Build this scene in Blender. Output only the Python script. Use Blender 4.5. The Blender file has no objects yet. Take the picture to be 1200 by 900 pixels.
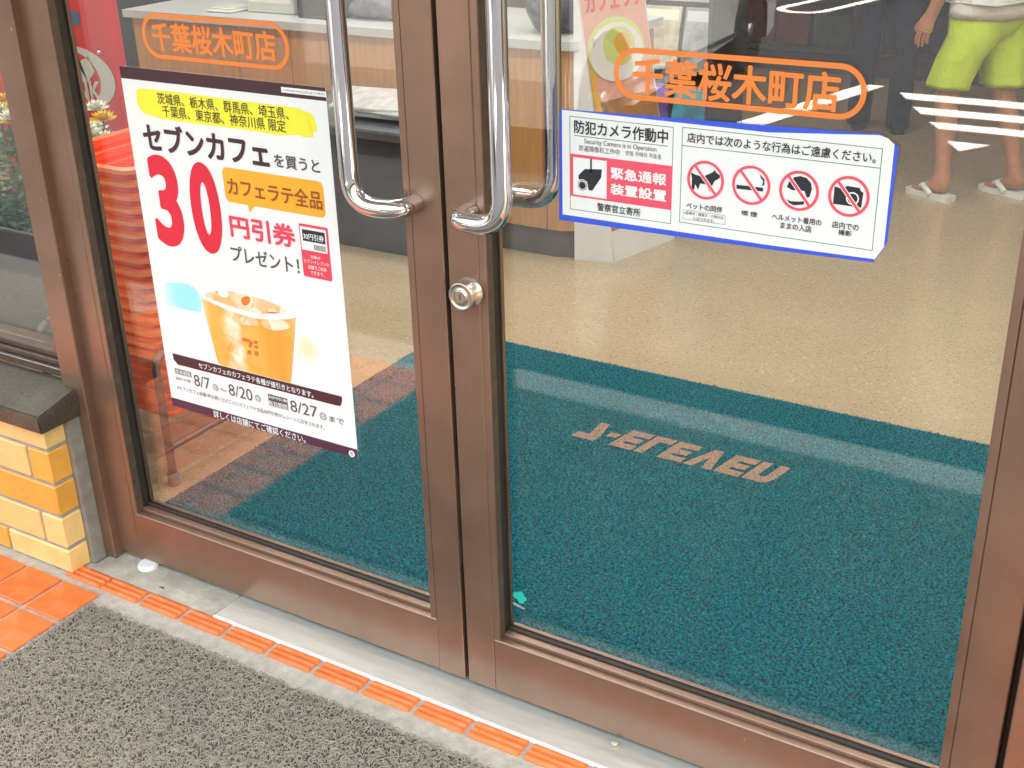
import bpy, bmesh, math, random
import numpy as np
from mathutils import Vector, Matrix, Euler
random.seed(7); rng = np.random.default_rng(7)
S = bpy.context.scene
COL = S.collection
# ---------------------------------------------------------------- camera, sky, sun, exposure
cam = bpy.data.cameras.new('camera'); camo = bpy.data.objects.new('camera', cam); COL.objects.link(camo)
cam.sensor_width = 36; cam.lens = 36 * 1441.26 / 1200; cam.clip_start = .02; cam.clip_end = 400
camo.location = (1.13085, -1.61837, 1.57718)
camo.rotation_euler = (Matrix.Rotation(.5561804, 4, 'Z') @ Matrix.Rotation(1.1351946, 4, 'X') @ Matrix.Rotation(-.0279868, 4, 'Z')).to_euler()
S.camera = camo
W = bpy.data.worlds.new('World'); S.world = W; W.use_nodes = True
nt = W.node_tree; bg = nt.nodes['Background']
sky = nt.nodes.new('ShaderNodeTexSky'); sky.sky_type = 'NISHITA'; sky.sun_disc = False
SUN_EL, SUN_AZ = math.radians(68), math.radians(58)      # the sun stands behind the shop, high up
sky.sun_elevation = SUN_EL; sky.sun_rotation = SUN_AZ
sky.air_density = 2.5; sky.dust_density = 10.0; sky.ozone_density = 0.0
nt.links.new(sky.outputs[0], bg.inputs[0]); bg.inputs[1].default_value = .15
sl = bpy.data.lights.new('sun', 'SUN'); sl.energy = 2.6; sl.angle = math.radians(.5); sl.color = (1, .95, .88)
so = bpy.data.objects.new('sun', sl); COL.objects.link(so); so.location = (0, 0, 12)
sd = Vector((math.sin(SUN_AZ) * math.cos(SUN_EL), math.cos(SUN_AZ) * math.cos(SUN_EL), math.sin(SUN_EL)))
so.rotation_euler = (-sd).to_track_quat('-Z', 'Y').to_euler()
vs = S.view_settings; vs.view_transform = 'Standard'; vs.look = 'None'; vs.exposure = 2.62; vs.gamma = 1; vs.use_curve_mapping = False
S.render.engine = 'CYCLES'; S.cycles.use_denoising = True; S.cycles.max_bounces = 10; S.cycles.transparent_max_bounces = 24
S.cycles.caustics_reflective = False; S.cycles.caustics_refractive = False; S.cycles.sample_clamp_indirect = 8

# ---------------------------------------------------------------- helpers
class MB:
    """collects boxes, tubes and polygons into one mesh"""
    def __init__(s): s.v = []; s.f = []; s.sm = []
    def add(s, v, f, smooth=False):
        o = len(s.v); s.v += [tuple(p) for p in v]; s.f += [tuple(i + o for i in q) for q in f]; s.sm += [smooth] * len(f); return s
    def box(s, x0, x1, y0, y1, z0, z1, b=0):
        if b <= 0:
            v = [(x, y, z) for z in (z0, z1) for y in (y0, y1) for x in (x0, x1)]
            return s.add(v, [(0, 2, 3, 1), (4, 5, 7, 6), (0, 1, 5, 4), (2, 6, 7, 3), (0, 4, 6, 2), (1, 3, 7, 5)])
        bm = bmesh.new(); bmesh.ops.create_cube(bm, size=1)
        for q in bm.verts: q.co = Vector(((x0 + x1) / 2 + q.co.x * (x1 - x0), (y0 + y1) / 2 + q.co.y * (y1 - y0), (z0 + z1) / 2 + q.co.z * (z1 - z0)))
        bmesh.ops.bevel(bm, geom=bm.edges[:], offset=b, segments=1, affect='EDGES')
        s.bm(bm); return s
    def bm(s, bm, smooth=False):
        bm.verts.index_update(); s.add([q.co.copy() for q in bm.verts], [[q.index for q in f.verts] for f in bm.faces], smooth); bm.free()
    def tube(s, pts, r, n=12, caps=True, smooth=True):
        pts = [Vector(p) for p in pts]; m = len(pts); rr = r if isinstance(r, (list, tuple)) else [r] * m
        t0 = (pts[1] - pts[0]).normalized(); up = Vector((0, 0, 1)) if abs(t0.z) < .9 else Vector((1, 0, 0))
        nrm = t0.cross(up).normalized(); v = []; f = []
        for i, p in enumerate(pts):
            t = ((pts[i] - pts[i - 1]).normalized() if i else t0) + ((pts[i + 1] - p).normalized() if i < m - 1 else Vector())
            t.normalize(); nrm = (nrm - t * nrm.dot(t)).normalized(); bn = t.cross(nrm)
            v += [p + (nrm * math.cos(a) + bn * math.sin(a)) * rr[i] for a in [2 * math.pi * k / n for k in range(n)]]
        for i in range(m - 1):
            for k in range(n): f.append((i * n + k, i * n + (k + 1) % n, (i + 1) * n + (k + 1) % n, (i + 1) * n + k))
        s.add(v, f, smooth)
        if caps:
            s.add(v[:n], [tuple(range(n))[::-1]]); s.add(v[-n:], [tuple(range(n))])
        return s
    def lathe(s, prof, c, axis='z', n=24, smooth=True):
        v = []; f = []; m = len(prof)
        for r, h in prof:
            for k in range(n):
                a = 2 * math.pi * k / n; x, y = r * math.cos(a), r * math.sin(a)
                v.append({'z': (c[0] + x, c[1] + y, c[2] + h), 'y': (c[0] + x, c[1] + h, c[2] + y), 'x': (c[0] + h, c[1] + x, c[2] + y)}[axis])
        for i in range(m - 1):
            for k in range(n): f.append((i * n + k, i * n + (k + 1) % n, (i + 1) * n + (k + 1) % n, (i + 1) * n + k))
        s.add(v, f, smooth); s.add(v[:n], [tuple(range(n))[::-1]]); s.add(v[-n:], [tuple(range(n))]); return s
    def prism(s, pts, y0, y1):
        """polygon given in x, z and pushed along y"""
        n = len(pts); v = [(x, y0, z) for x, z in pts] + [(x, y1, z) for x, z in pts]
        return s.add(v, [tuple(range(n)), tuple(range(n, 2 * n))[::-1]] + [(i, i + n, (i + 1) % n + n, (i + 1) % n) for i in range(n)])
    def slab(s, pts, z0, z1):
        n = len(pts); v = [(x, y, z0) for x, y in pts] + [(x, y, z1) for x, y in pts]
        return s.add(v, [tuple(range(n))[::-1], tuple(range(n, 2 * n))] + [(i, (i + 1) % n, (i + 1) % n + n, i + n) for i in range(n)])
    def build(s, name, mat, parent=None, org=None, fix=True):
        me = bpy.data.meshes.new(name); o = Vector(org) if org else (parent_world(parent) if parent else Vector())
        me.from_pydata([Vector(p) - o for p in s.v], [], s.f)
        me.polygons.foreach_set('use_smooth', s.sm)
        if fix:
            b = bmesh.new(); b.from_mesh(me); bmesh.ops.recalc_face_normals(b, faces=b.faces[:]); b.to_mesh(me); b.free()
        me.materials.append(mat); me.update()
        return link(name, me, parent, o)
def parent_world(p):
    v = Vector()
    while p: v += p.location; p = p.parent
    return v
def link(name, data, parent=None, loc=None):
    ob = bpy.data.objects.new(name, data); COL.objects.link(ob)
    if parent is not None:
        ob.parent = parent; ob.location = (Vector(loc) - parent_world(parent)) if loc is not None else (0, 0, 0)
    elif loc is not None: ob.location = loc
    return ob
def tag(o, label=None, cat=None, group=None, kind=None):
    if label: o['label'] = label
    if cat: o['category'] = cat
    if group: o['group'] = group
    if kind: o['kind'] = kind
    return o
def empty(name, loc, label, cat, group=None):
    return tag(link(name, None, None, loc), label, cat, group)
def struct(o): o['kind'] = 'structure'; return o
def copy_tree(o, parent=None):
    c = o.copy(); COL.objects.link(c); c.parent = parent
    for ch in list(o.children): copy_tree(ch, c)
    return c
# text: outlines of the built-in face, turned into a flat mesh and fitted to a box
TC = {}; TA = {}
def text_mesh(s, bold=0.0, res=4):
    k = (s, bold, res)
    if k in TC: return TC[k]
    cu = bpy.data.curves.new('t', 'FONT'); cu.body = s; cu.size = 1; cu.offset = bold; cu.resolution_u = res
    ob = bpy.data.objects.new('t', cu); COL.objects.link(ob); bpy.context.view_layer.update()
    me = bpy.data.meshes.new_from_object(ob.evaluated_get(bpy.context.evaluated_depsgraph_get()))
    v = np.array([q.co[:2] for q in me.vertices]); f = [tuple(p.vertices) for p in me.polygons]
    bpy.data.objects.remove(ob); bpy.data.curves.remove(cu); bpy.data.meshes.remove(me)
    e = v.max(0) - v.min(0); TA[s] = e[1] / e[0]
    v = (v - v.min(0)) / np.maximum(v.max(0) - v.min(0), 1e-6); TC[k] = (v, f); return v, f
def text(name, s, box, y, mat, parent, bold=0.0):
    """bold strokes: outline copies shifted by a hair, each a little proud of the last"""
    x0, z0, x1, z1 = box; m = MB()
    if (len(s) >= 5 or (len(s) >= 4 and bold < .02)) and not s[0].isdigit():
        cu_ = text_mesh(s, 0); asp = TA[s]; h = (x1 - x0) * asp * 1.12; zc = (z0 + z1) / 2; z0, z1 = zc - h / 2, zc + h / 2
    if s.isascii() and len(s) > 1: v, f = text_mesh(s, bold, 4); sh = [(0, 0)]; d = 0
    else:
        v, f = text_mesh(s, .02 if s.isascii() else 0, 12 if s.isascii() else 4); d = bold * (x1 - x0) / len(s) * .95
        sh = [(0, 0)] if bold <= 0 else [(0, 0), (-1, 0), (1, 0), (0, -1), (0, 1)] + ([(-.7, -.7), (.7, -.7), (-.7, .7), (.7, .7)] if bold > .009 else [])
    for k, (sx, sz) in enumerate(sh): m.add([(x0 + d + a * (x1 - x0 - 2 * d) + sx * d, y - k * 2.5e-5, z0 + d + b * (z1 - z0 - 2 * d) + sz * d) for a, b in v], f)
    return m.build(name, mat, parent, fix=False)

# ---------------------------------------------------------------- materials
def new_mat(name):
    m = bpy.data.materials.new(name); m.use_nodes = True; return m, m.node_tree.nodes, m.node_tree.links, m.node_tree.nodes['Principled BSDF']
def mat(name, col, rough=.5, metal=0, var=0, vscale=8, bump=0, bscale=60, rvar=0, spec=.5, coat=0, rand=0, dirt=None, dscale=3, damt=.5, stretch=None, trans=0, bdist=.01, nick=None, vr=.2):
    m, N, L, B = new_mat(name)
    B.inputs['Roughness'].default_value = rough; B.inputs['Metallic'].default_value = metal
    B.inputs['Specular IOR Level'].default_value = spec; B.inputs['Coat Weight'].default_value = coat
    B.inputs['Transmission Weight'].default_value = trans
    co = N.new('ShaderNodeTexCoord').outputs['Object']
    if stretch:
        mp = N.new('ShaderNodeMapping'); mp.inputs['Scale'].default_value = stretch; L.new(co, mp.inputs[0]); co = mp.outputs[0]
    rgb = N.new('ShaderNodeRGB'); rgb.outputs[0].default_value = (*col, 1); c = rgb.outputs[0]
    def noise(sc, det=4):
        n = N.new('ShaderNodeTexNoise'); n.inputs['Scale'].default_value = sc; n.inputs['Detail'].default_value = det; n.inputs['Roughness'].default_value = .65; L.new(co, n.inputs[0]); return n.outputs[0]
    def hsv(fac_from, lo, hi, a=0., b=1.):
        nonlocal c
        mr = N.new('ShaderNodeMapRange'); mr.inputs[1].default_value = a; mr.inputs[2].default_value = b; mr.inputs[3].default_value = lo; mr.inputs[4].default_value = hi; L.new(fac_from, mr.inputs[0])
        h = N.new('ShaderNodeHueSaturation'); L.new(mr.outputs[0], h.inputs['Value']); L.new(c, h.inputs['Color']); c = h.outputs[0]
    if var: hsv(noise(vscale), 1 - var, 1 + var, .5 - vr, .5 + vr)
    if rand:
        oi = N.new('ShaderNodeObjectInfo'); hsv(oi.outputs['Random'], 1 - rand, 1 + rand)
    if dirt:
        cr = N.new('ShaderNodeValToRGB'); cr.color_ramp.elements[0].position = .48; cr.color_ramp.elements[1].position = .72; L.new(noise(dscale, 8), cr.inputs[0])
        mu = N.new('ShaderNodeMath'); mu.operation = 'MULTIPLY'; mu.inputs[1].default_value = damt; L.new(cr.outputs[0], mu.inputs[0])
        mx = N.new('ShaderNodeMixRGB'); L.new(mu.outputs[0], mx.inputs[0]); L.new(c, mx.inputs[1]); mx.inputs[2].default_value = (*dirt, 1); c = mx.outputs[0]
    if nick:                                                     # small bright scuffs and chips
        for sc_n, th_n in ((38, .735), (11, .77)):
            cr = N.new('ShaderNodeValToRGB'); cr.color_ramp.elements[0].position = th_n; cr.color_ramp.elements[1].position = th_n + .02; L.new(noise(sc_n, 3), cr.inputs[0])
            mx = N.new('ShaderNodeMixRGB'); L.new(cr.outputs[0], mx.inputs[0]); L.new(c, mx.inputs[1]); mx.inputs[2].default_value = (*nick, 1); c = mx.outputs[0]
    L.new(c, B.inputs['Base Color'])
    if rvar:
        mr = N.new('ShaderNodeMapRange'); mr.inputs[1].default_value = .3; mr.inputs[2].default_value = .7; mr.inputs[3].default_value = rough - rvar; mr.inputs[4].default_value = rough + rvar; L.new(noise(vscale * 2.3, 6), mr.inputs[0]); L.new(mr.outputs[0], B.inputs['Roughness'])
    if bump:
        bp = N.new('ShaderNodeBump'); bp.inputs['Strength'].default_value = bump; bp.inputs['Distance'].default_value = bdist; L.new(noise(bscale, 5), bp.inputs['Height']); L.new(bp.outputs[0], B.inputs['Normal'])
    return m
def glass_mat(name, tint=(.94, .97, .955), f0=.04, smear=0):
    """clear sheet: straight-through light plus a Schlick mirror term on each face"""
    m, N, L, B = new_mat(name); N.remove(B)
    g = N.new('ShaderNodeNewGeometry'); d = N.new('ShaderNodeVectorMath'); d.operation = 'DOT_PRODUCT'; L.new(g.outputs['Normal'], d.inputs[0]); L.new(g.outputs['Incoming'], d.inputs[1])
    def M(op, a, b=None):
        n = N.new('ShaderNodeMath'); n.operation = op
        for i, q in enumerate((a, b)):
            if q is None: continue
            if isinstance(q, (int, float)): n.inputs[i].default_value = q
            else: L.new(q, n.inputs[i])
        return n.outputs[0]
    k = M('POWER', M('SUBTRACT', 1, M('ABSOLUTE', d.outputs['Value'])), 5); fr = M('ADD', M('MULTIPLY', k, 1 - f0), f0)
    t = N.new('ShaderNodeBsdfTransparent'); t.inputs[0].default_value = (*[q ** .5 for q in tint], 1)
    gl = N.new('ShaderNodeBsdfAnisotropic'); gl.inputs['Roughness'].default_value = 0; gl.inputs[0].default_value = (1, 1, 1, 1)
    mx = N.new('ShaderNodeMixShader'); L.new(fr, mx.inputs[0]); L.new(t.outputs[0], mx.inputs[1]); L.new(gl.outputs[0], mx.inputs[2])
    out = mx.outputs[0]
    if smear:                                                    # faint dust and wiped smears
        co = N.new('ShaderNodeTexCoord').outputs['Object']; mp = N.new('ShaderNodeMapping'); mp.inputs['Scale'].default_value = (1, 1, .45); mp.inputs['Rotation'].default_value = (0, .5, 0); L.new(co, mp.inputs[0])
        n1 = N.new('ShaderNodeTexNoise'); n1.inputs['Scale'].default_value = 3.5; n1.inputs['Detail'].default_value = 9; n1.inputs['Roughness'].default_value = .7; L.new(mp.outputs[0], n1.inputs[0])
        cr = N.new('ShaderNodeValToRGB'); cr.color_ramp.elements[0].position = .45; cr.color_ramp.elements[1].position = .8; L.new(n1.outputs[0], cr.inputs[0])
        df = N.new('ShaderNodeBsdfDiffuse'); df.inputs[0].default_value = (.8, .8, .8, 1); m2 = N.new('ShaderNodeMixShader'); L.new(M('MULTIPLY', cr.outputs[0], smear), m2.inputs[0]); L.new(out, m2.inputs[1]); L.new(df.outputs[0], m2.inputs[2]); out = m2.outputs[0]
    L.new(out, N['Material Output'].inputs[0]); return m
def emit_mat(name, col, st):
    m, N, L, B = new_mat(name); B.inputs['Emission Color'].default_value = (*col, 1); B.inputs['Emission Strength'].default_value = st; B.inputs['Base Color'].default_value = (.8, .8, .8, 1); return m

M = {}
M['bronze'] = mat('bronze_aluminium', (.325, .205, .15), .33, .72, var=.10, vscale=4, bump=.03, bscale=900, rvar=.06, dirt=(.20, .125, .09), dscale=7, damt=.4, bdist=.001, nick=(.55, .42, .33))
M['gasket'] = mat('black_gasket', (.022, .016, .014), .5, var=.2, vscale=60)
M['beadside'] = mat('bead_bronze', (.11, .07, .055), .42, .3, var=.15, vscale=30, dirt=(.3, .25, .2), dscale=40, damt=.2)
M['chrome'] = mat('chrome', (.66, .66, .69), .07, 1)
M['brass'] = mat('satin_nickel', (.62, .56, .5), .28, 1)
M['steel'] = mat('brushed_steel', (.74, .72, .66), .36, .5, var=.05, vscale=6, rvar=.1, dirt=(.42, .40, .39), dscale=4, damt=.45, stretch=(1, 6, 1))
M['glass'] = glass_mat('door_glass', f0=.08, smear=.014)
M['glass_thin'] = glass_mat('clear_plastic', (.9, .92, .92))
M['conc'] = mat('cement', (.40, .375, .32), .85, var=.18, vscale=14, bump=.35, bscale=160, dirt=(.22, .21, .18), dscale=7, damt=.7)
M['grout'] = mat('grout', (.46, .42, .36), .9, var=.2, vscale=40, bump=.4, bscale=300)
M['tile'] = mat('terracotta_tile', (.80, .165, .035), .42, var=.16, vscale=18, bump=.12, bscale=260, rand=.10, dirt=(.62, .30, .17), dscale=22, damt=.4, rvar=.1, nick=(.42, .14, .06))
M['tile2'] = mat('ribbed_tile', (.82, .18, .04), .45, var=.12, vscale=25, bump=.1, bscale=260, rand=.08, dirt=(.62, .32, .2), dscale=35, damt=.4)
for k, c in (('brick0', (.80, .55, .22)), ('brick1', (.79, .47, .13)), ('brick2', (.78, .37, .065))):
    M[k] = mat(k, c, .34, var=.08, vscale=14, bump=.08, bscale=90, rand=.05, coat=.35, dirt=tuple(q * .72 for q in c), dscale=26, damt=.3, nick=tuple(q * .45 for q in c))
M['mortar'] = mat('mortar', (.36, .35, .33), .9, var=.15, vscale=40, bump=.4, bscale=300)
M['caulk'] = mat('grey_sealant', (.26, .245, .225), .6, var=.2, vscale=30, bump=.2, bscale=90, dirt=(.18, .17, .16), dscale=14, damt=.6)
M['stone'] = mat('dark_stone', (.062, .048, .036), .45, var=.45, vscale=130, bump=.12, bscale=200, rvar=.12, dirt=(.12, .10, .075), dscale=10, damt=.6)
M['coil'] = mat('grey_vinyl_coil', (.305, .268, .212), .5, var=.3, vscale=140, dirt=(.22, .195, .165), dscale=5, damt=.55)
M['coilbase'] = mat('grey_mat_back', (.13, .118, .10), .8, var=.2, vscale=60)
M['asphalt'] = mat('asphalt', (.034, .036, .043), .9, spec=.2, var=.25, vscale=120, bump=.5, bscale=220, dirt=(.05, .048, .05), dscale=1.2, damt=.6)
M['roadpaint'] = mat('road_paint', (.78, .77, .73), .6, var=.08, vscale=20, dirt=(.45, .44, .42), dscale=16, damt=.5)
M['kerb'] = mat('pale_concrete', (.27, .265, .25), .8, var=.1, vscale=12, bump=.2, bscale=120)
M['white'] = mat('white_plaster', (.74, .73, .70), .7, var=.03, vscale=3)
M['cream'] = mat('cream_wall', (.70, .64, .50), .6, var=.03, vscale=3)
M['ceil'] = mat('ceiling_board', (.72, .72, .70), .8, var=.04, vscale=30)
M['wood'] = mat('counter_wood', (.52, .265, .105), .42, var=.14, vscale=4, stretch=(14, 1, 1.1), coat=.1)
M['greytop'] = mat('grey_laminate', (.55, .57, .58), .35, var=.05, vscale=20)
M['dark'] = mat('charcoal_plastic', (.03, .034, .042), .45, var=.2, vscale=14)
M['kick'] = mat('grey_kick', (.10, .09, .095), .5, var=.15, vscale=12)
M['paper'] = mat('white_paper', (.86, .86, .86), .45, var=.012, vscale=4)
M['board'] = mat('white_card', (.74, .735, .75), .55, var=.05, vscale=8)
INK = dict(plum=(.058, .018, .028), grey=(.10, .07, .08), red=(.74, .02, .045), brick=(.36, .07, .02), pink=(.85, .06, .11), white=(.88, .88, .88), black=(.02, .02, .03), yellow=(.90, .84, .05), amber=(.86, .42, .03), orange=(.88, .235, .045),
           green=(.06, .25, .2), blue=(.04, .10, .72), tea=(.82, .40, .07), teaD=(.72, .20, .035), teaL=(.90, .72, .40), cyan=(.30, .80, .84), blush=(.90, .80, .62), purple=(.10, .05, .22), maroon=(.22, .03, .06), ochre=(.75, .42, .06), lime=(.60, .66, .22), soup=(.46, .20, .06))
for k, c in INK.items(): M['i_' + k] = mat('ink_' + k, c, .4, var=.03, vscale=30)
POSTER={'sheet': (-0.7677, 0.4275, -0.2615, 1.1533), 'head': (-0.7677, 1.1301, -0.2547, 1.1533), 'chip': (-0.3624, 1.1369, -0.2606, 1.1468), 'foot': (-0.7784, 0.4275, -0.2615, 0.4472), 'bubble': (-0.5311, 0.9155, -0.2867, 0.9835), 'coupon': (-0.3542, 0.7939, -0.2853, 0.8979), 'cwhite': (-0.3518, 0.8473, -0.2904, 0.8925), 'cblack': (-0.3473, 0.865, -0.2934, 0.8874), 'cbar': (-0.3222, 0.85, -0.2941, 0.8606), 'box1': (-0.7435, 0.5086, -0.6961, 0.5215), 'box2': (-0.4832, 0.493, -0.4317, 0.5196)}
POSTER_TEXT=[('17年8月20日(日)まで掲示', (-0.358, 1.1396, -0.264, 1.1435), 'grey', 0), ('茨城県、栃木県、群馬県、埼玉県、', (-0.6763, 1.0912, -0.3512, 1.1081), 'plum', 0.006), ('千葉県、東京都、神奈川県 限定', (-0.6674, 1.0673, -0.3603, 1.0854), 'plum', 0.006), ('セブンカフェ', (-0.7306, 0.9986, -0.4083, 1.0465), 'plum', 0.036), ('を買うと', (-0.3966, 0.9983, -0.2899, 1.0229), 'grey', 0.02), ('3', (-0.7327, 0.7998, -0.6528, 0.9874), 'red', 0.05), ('0', (-0.6258, 0.8019, -0.5481, 0.9858), 'red', 0.05), ('カフェラテ全品', (-0.5223, 0.9309, -0.2919, 0.9648), 'brick', 0.02), ('円引券', (-0.5288, 0.8458, -0.365, 0.8919), 'pink', 0.03), ('プレゼント！', (-0.535, 0.7971, -0.3629, 0.8275), 'grey', 0.018), ('30円引券', (-0.3451, 0.8687, -0.296, 0.8812), 'white', 0.02), ('対象の', (-0.3319, 0.8327, -0.3092, 0.8392), 'white', 0.01), ('セブン-イレブンの', (-0.3497, 0.8241, -0.29, 0.828), 'white', 0.01), ('店舗でご利用', (-0.3406, 0.8121, -0.2974, 0.8177), 'white', 0.01), ('できます。', (-0.3357, 0.8011, -0.3027, 0.8075), 'white', 0.01), ('セブンカフェのカフェラテ各種が値引きとなります。', (-0.6691, 0.5396, -0.3606, 0.549), 'white', 0.012), ('発券期間', (-0.7414, 0.5107, -0.6982, 0.5194), 'white', 0.01), ('2017年', (-0.7445, 0.4945, -0.6987, 0.5033), 'grey', 0), ('8/7', (-0.6892, 0.4922, -0.6439, 0.5192), 'grey', 0), ('〜', (-0.6158, 0.4974, -0.5995, 0.5026), 'grey', 0.01), ('8/20', (-0.5912, 0.4924, -0.5263, 0.5188), 'grey', 0), ('30円引券', (-0.4812, 0.5103, -0.4312, 0.5175), 'white', 0.01), ('有効期間', (-0.4833, 0.4955, -0.4332, 0.5032), 'white', 0.01), ('8/27', (-0.4247, 0.4938, -0.3552, 0.5194), 'grey', 0), ('まで', (-0.3256, 0.4946, -0.2886, 0.5072), 'grey', 0.008), ('※セブンカフェ各種1杯お買い上げごとにカフェラテ全品30円引券がレシートに印字されます。', (-0.7443, 0.4746, -0.3401, 0.4782), 'grey', 0), ('詳しくは店舗にてご確認ください。', (-0.6456, 0.4316, -0.3936, 0.4421), 'white', 0.012)]
CIRC=[((-0.6292, 0.5007), 0.0078, '月'), ((-0.5119, 0.5023), 0.0078, '日'), ((-0.3413, 0.5016), 0.0085, '日')]
ICON=((-0.2766, 0.434), 0.0075)
CUP={'body': [(-0.6337, 0.703), (-0.5719, 0.6949), (-0.5139, 0.6875), (-0.4619, 0.6914), (-0.3845, 0.7076), (-0.3952, 0.6604), (-0.4165, 0.5578), (-0.4616, 0.5575), (-0.5983, 0.5573), (-0.6115, 0.5601), (-0.622, 0.6187), (-0.6311, 0.674)], 'lightstripe': [(-0.5754, 0.6943), (-0.5565, 0.6876), (-0.5499, 0.657), (-0.5477, 0.598), (-0.5423, 0.558), (-0.5895, 0.5585), (-0.5857, 0.6122), (-0.5825, 0.6615)], 'rim_o': [(-0.6387, 0.7075), (-0.622, 0.7157), (-0.5655, 0.7334), (-0.5065, 0.7358), (-0.4561, 0.7317), (-0.4073, 0.7226), (-0.3872, 0.7109), (-0.3854, 0.7005), (-0.4629, 0.6845), (-0.5019, 0.6814), (-0.5634, 0.6864), (-0.6334, 0.6991)], 'rim_i': [(-0.6286, 0.7071), (-0.608, 0.7181), (-0.5696, 0.7287), (-0.517, 0.7301), (-0.463, 0.7274), (-0.42, 0.7203), (-0.3979, 0.7115), (-0.4611, 0.6968), (-0.4969, 0.6928), (-0.5551, 0.6964), (-0.6107, 0.7031)], 'ice': [[(-0.5874, 0.7217), (-0.5656, 0.7328), (-0.554, 0.7236), (-0.5606, 0.7133), (-0.5789, 0.7127)], [(-0.5607, 0.7027), (-0.5348, 0.7204), (-0.5106, 0.7299), (-0.4817, 0.7298), (-0.4754, 0.7076), (-0.5154, 0.6991)], [(-0.4739, 0.7183), (-0.4566, 0.7278), (-0.4316, 0.7271), (-0.405, 0.7166), (-0.4474, 0.7037)], [(-0.6155, 0.7142), (-0.5899, 0.7265), (-0.5887, 0.7136), (-0.6065, 0.7078)], [(-0.5545, 0.6801), (-0.5148, 0.6821), (-0.4887, 0.683), (-0.4814, 0.6673), (-0.5177, 0.6631), (-0.5542, 0.6615)], [(-0.4757, 0.6842), (-0.4016, 0.6954), (-0.3992, 0.6778), (-0.4468, 0.6635), (-0.4781, 0.668)]], 'red': [[(-0.5214, 0.7228), (-0.498, 0.7282), (-0.5002, 0.7136), (-0.5148, 0.7031), (-0.5252, 0.7091)], [(-0.457, 0.7032), (-0.428, 0.7072), (-0.435, 0.7026), (-0.4576, 0.699)]], 'dark': [(-0.4668, 0.657), (-0.3985, 0.6715), (-0.4178, 0.5602), (-0.4547, 0.5603), (-0.4565, 0.6166)], 'left': [(-0.6293, 0.6744), (-0.5845, 0.6598), (-0.5857, 0.6122), (-0.5892, 0.5606), (-0.6096, 0.561), (-0.6207, 0.6162)], 'logo': [[(-0.5339, 0.6333), (-0.5141, 0.6331), (-0.5153, 0.6256), (-0.5345, 0.6251)], [(-0.5157, 0.6293), (-0.5049, 0.6293), (-0.512, 0.6147), (-0.5202, 0.615)], [(-0.5239, 0.6083), (-0.513, 0.6083), (-0.5151, 0.5987), (-0.5257, 0.5984)], [(-0.5026, 0.6335), (-0.4929, 0.6333), (-0.4947, 0.6257), (-0.5045, 0.6256)], [(-0.5033, 0.6224), (-0.4929, 0.6226), (-0.4945, 0.6161), (-0.505, 0.6159)], [(-0.5042, 0.6101), (-0.4937, 0.6101), (-0.4959, 0.5999), (-0.5061, 0.5997)]], 'cyan': [(-0.6679, 0.7251), (-0.6437, 0.7173), (-0.6346, 0.6922), (-0.6391, 0.6672), (-0.6791, 0.6652), (-0.7457, 0.6669), (-0.7319, 0.7183)], 'blush': [(-0.395, 0.65), (-0.3769, 0.6458), (-0.3456, 0.6753), (-0.3282, 0.6684), (-0.3394, 0.6247), (-0.3717, 0.6128), (-0.3996, 0.6149)]}
BRUSH=[(-0.731, 1.1091), (-0.716, 1.1144), (-0.6389, 1.1152), (-0.5092, 1.1138), (-0.3661, 1.1126), (-0.3229, 1.112), (-0.3157, 1.1082), (-0.3004, 1.1066), (-0.2935, 1.0998), (-0.2877, 1.0838), (-0.2907, 1.0744), (-0.3009, 1.0703), (-0.2977, 1.0645), (-0.3138, 1.0606), (-0.333, 1.064), (-0.3734, 1.059), (-0.4758, 1.0604), (-0.5833, 1.0593), (-0.6724, 1.0604), (-0.7171, 1.0661), (-0.7312, 1.0763), (-0.7347, 1.0924)]
BAND=[(-0.7429, 0.5563), (-0.2884, 0.5569), (-0.2888, 0.5466), (-0.2938, 0.5353), (-0.3035, 0.534), (-0.7314, 0.532), (-0.742, 0.5417)]
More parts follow.
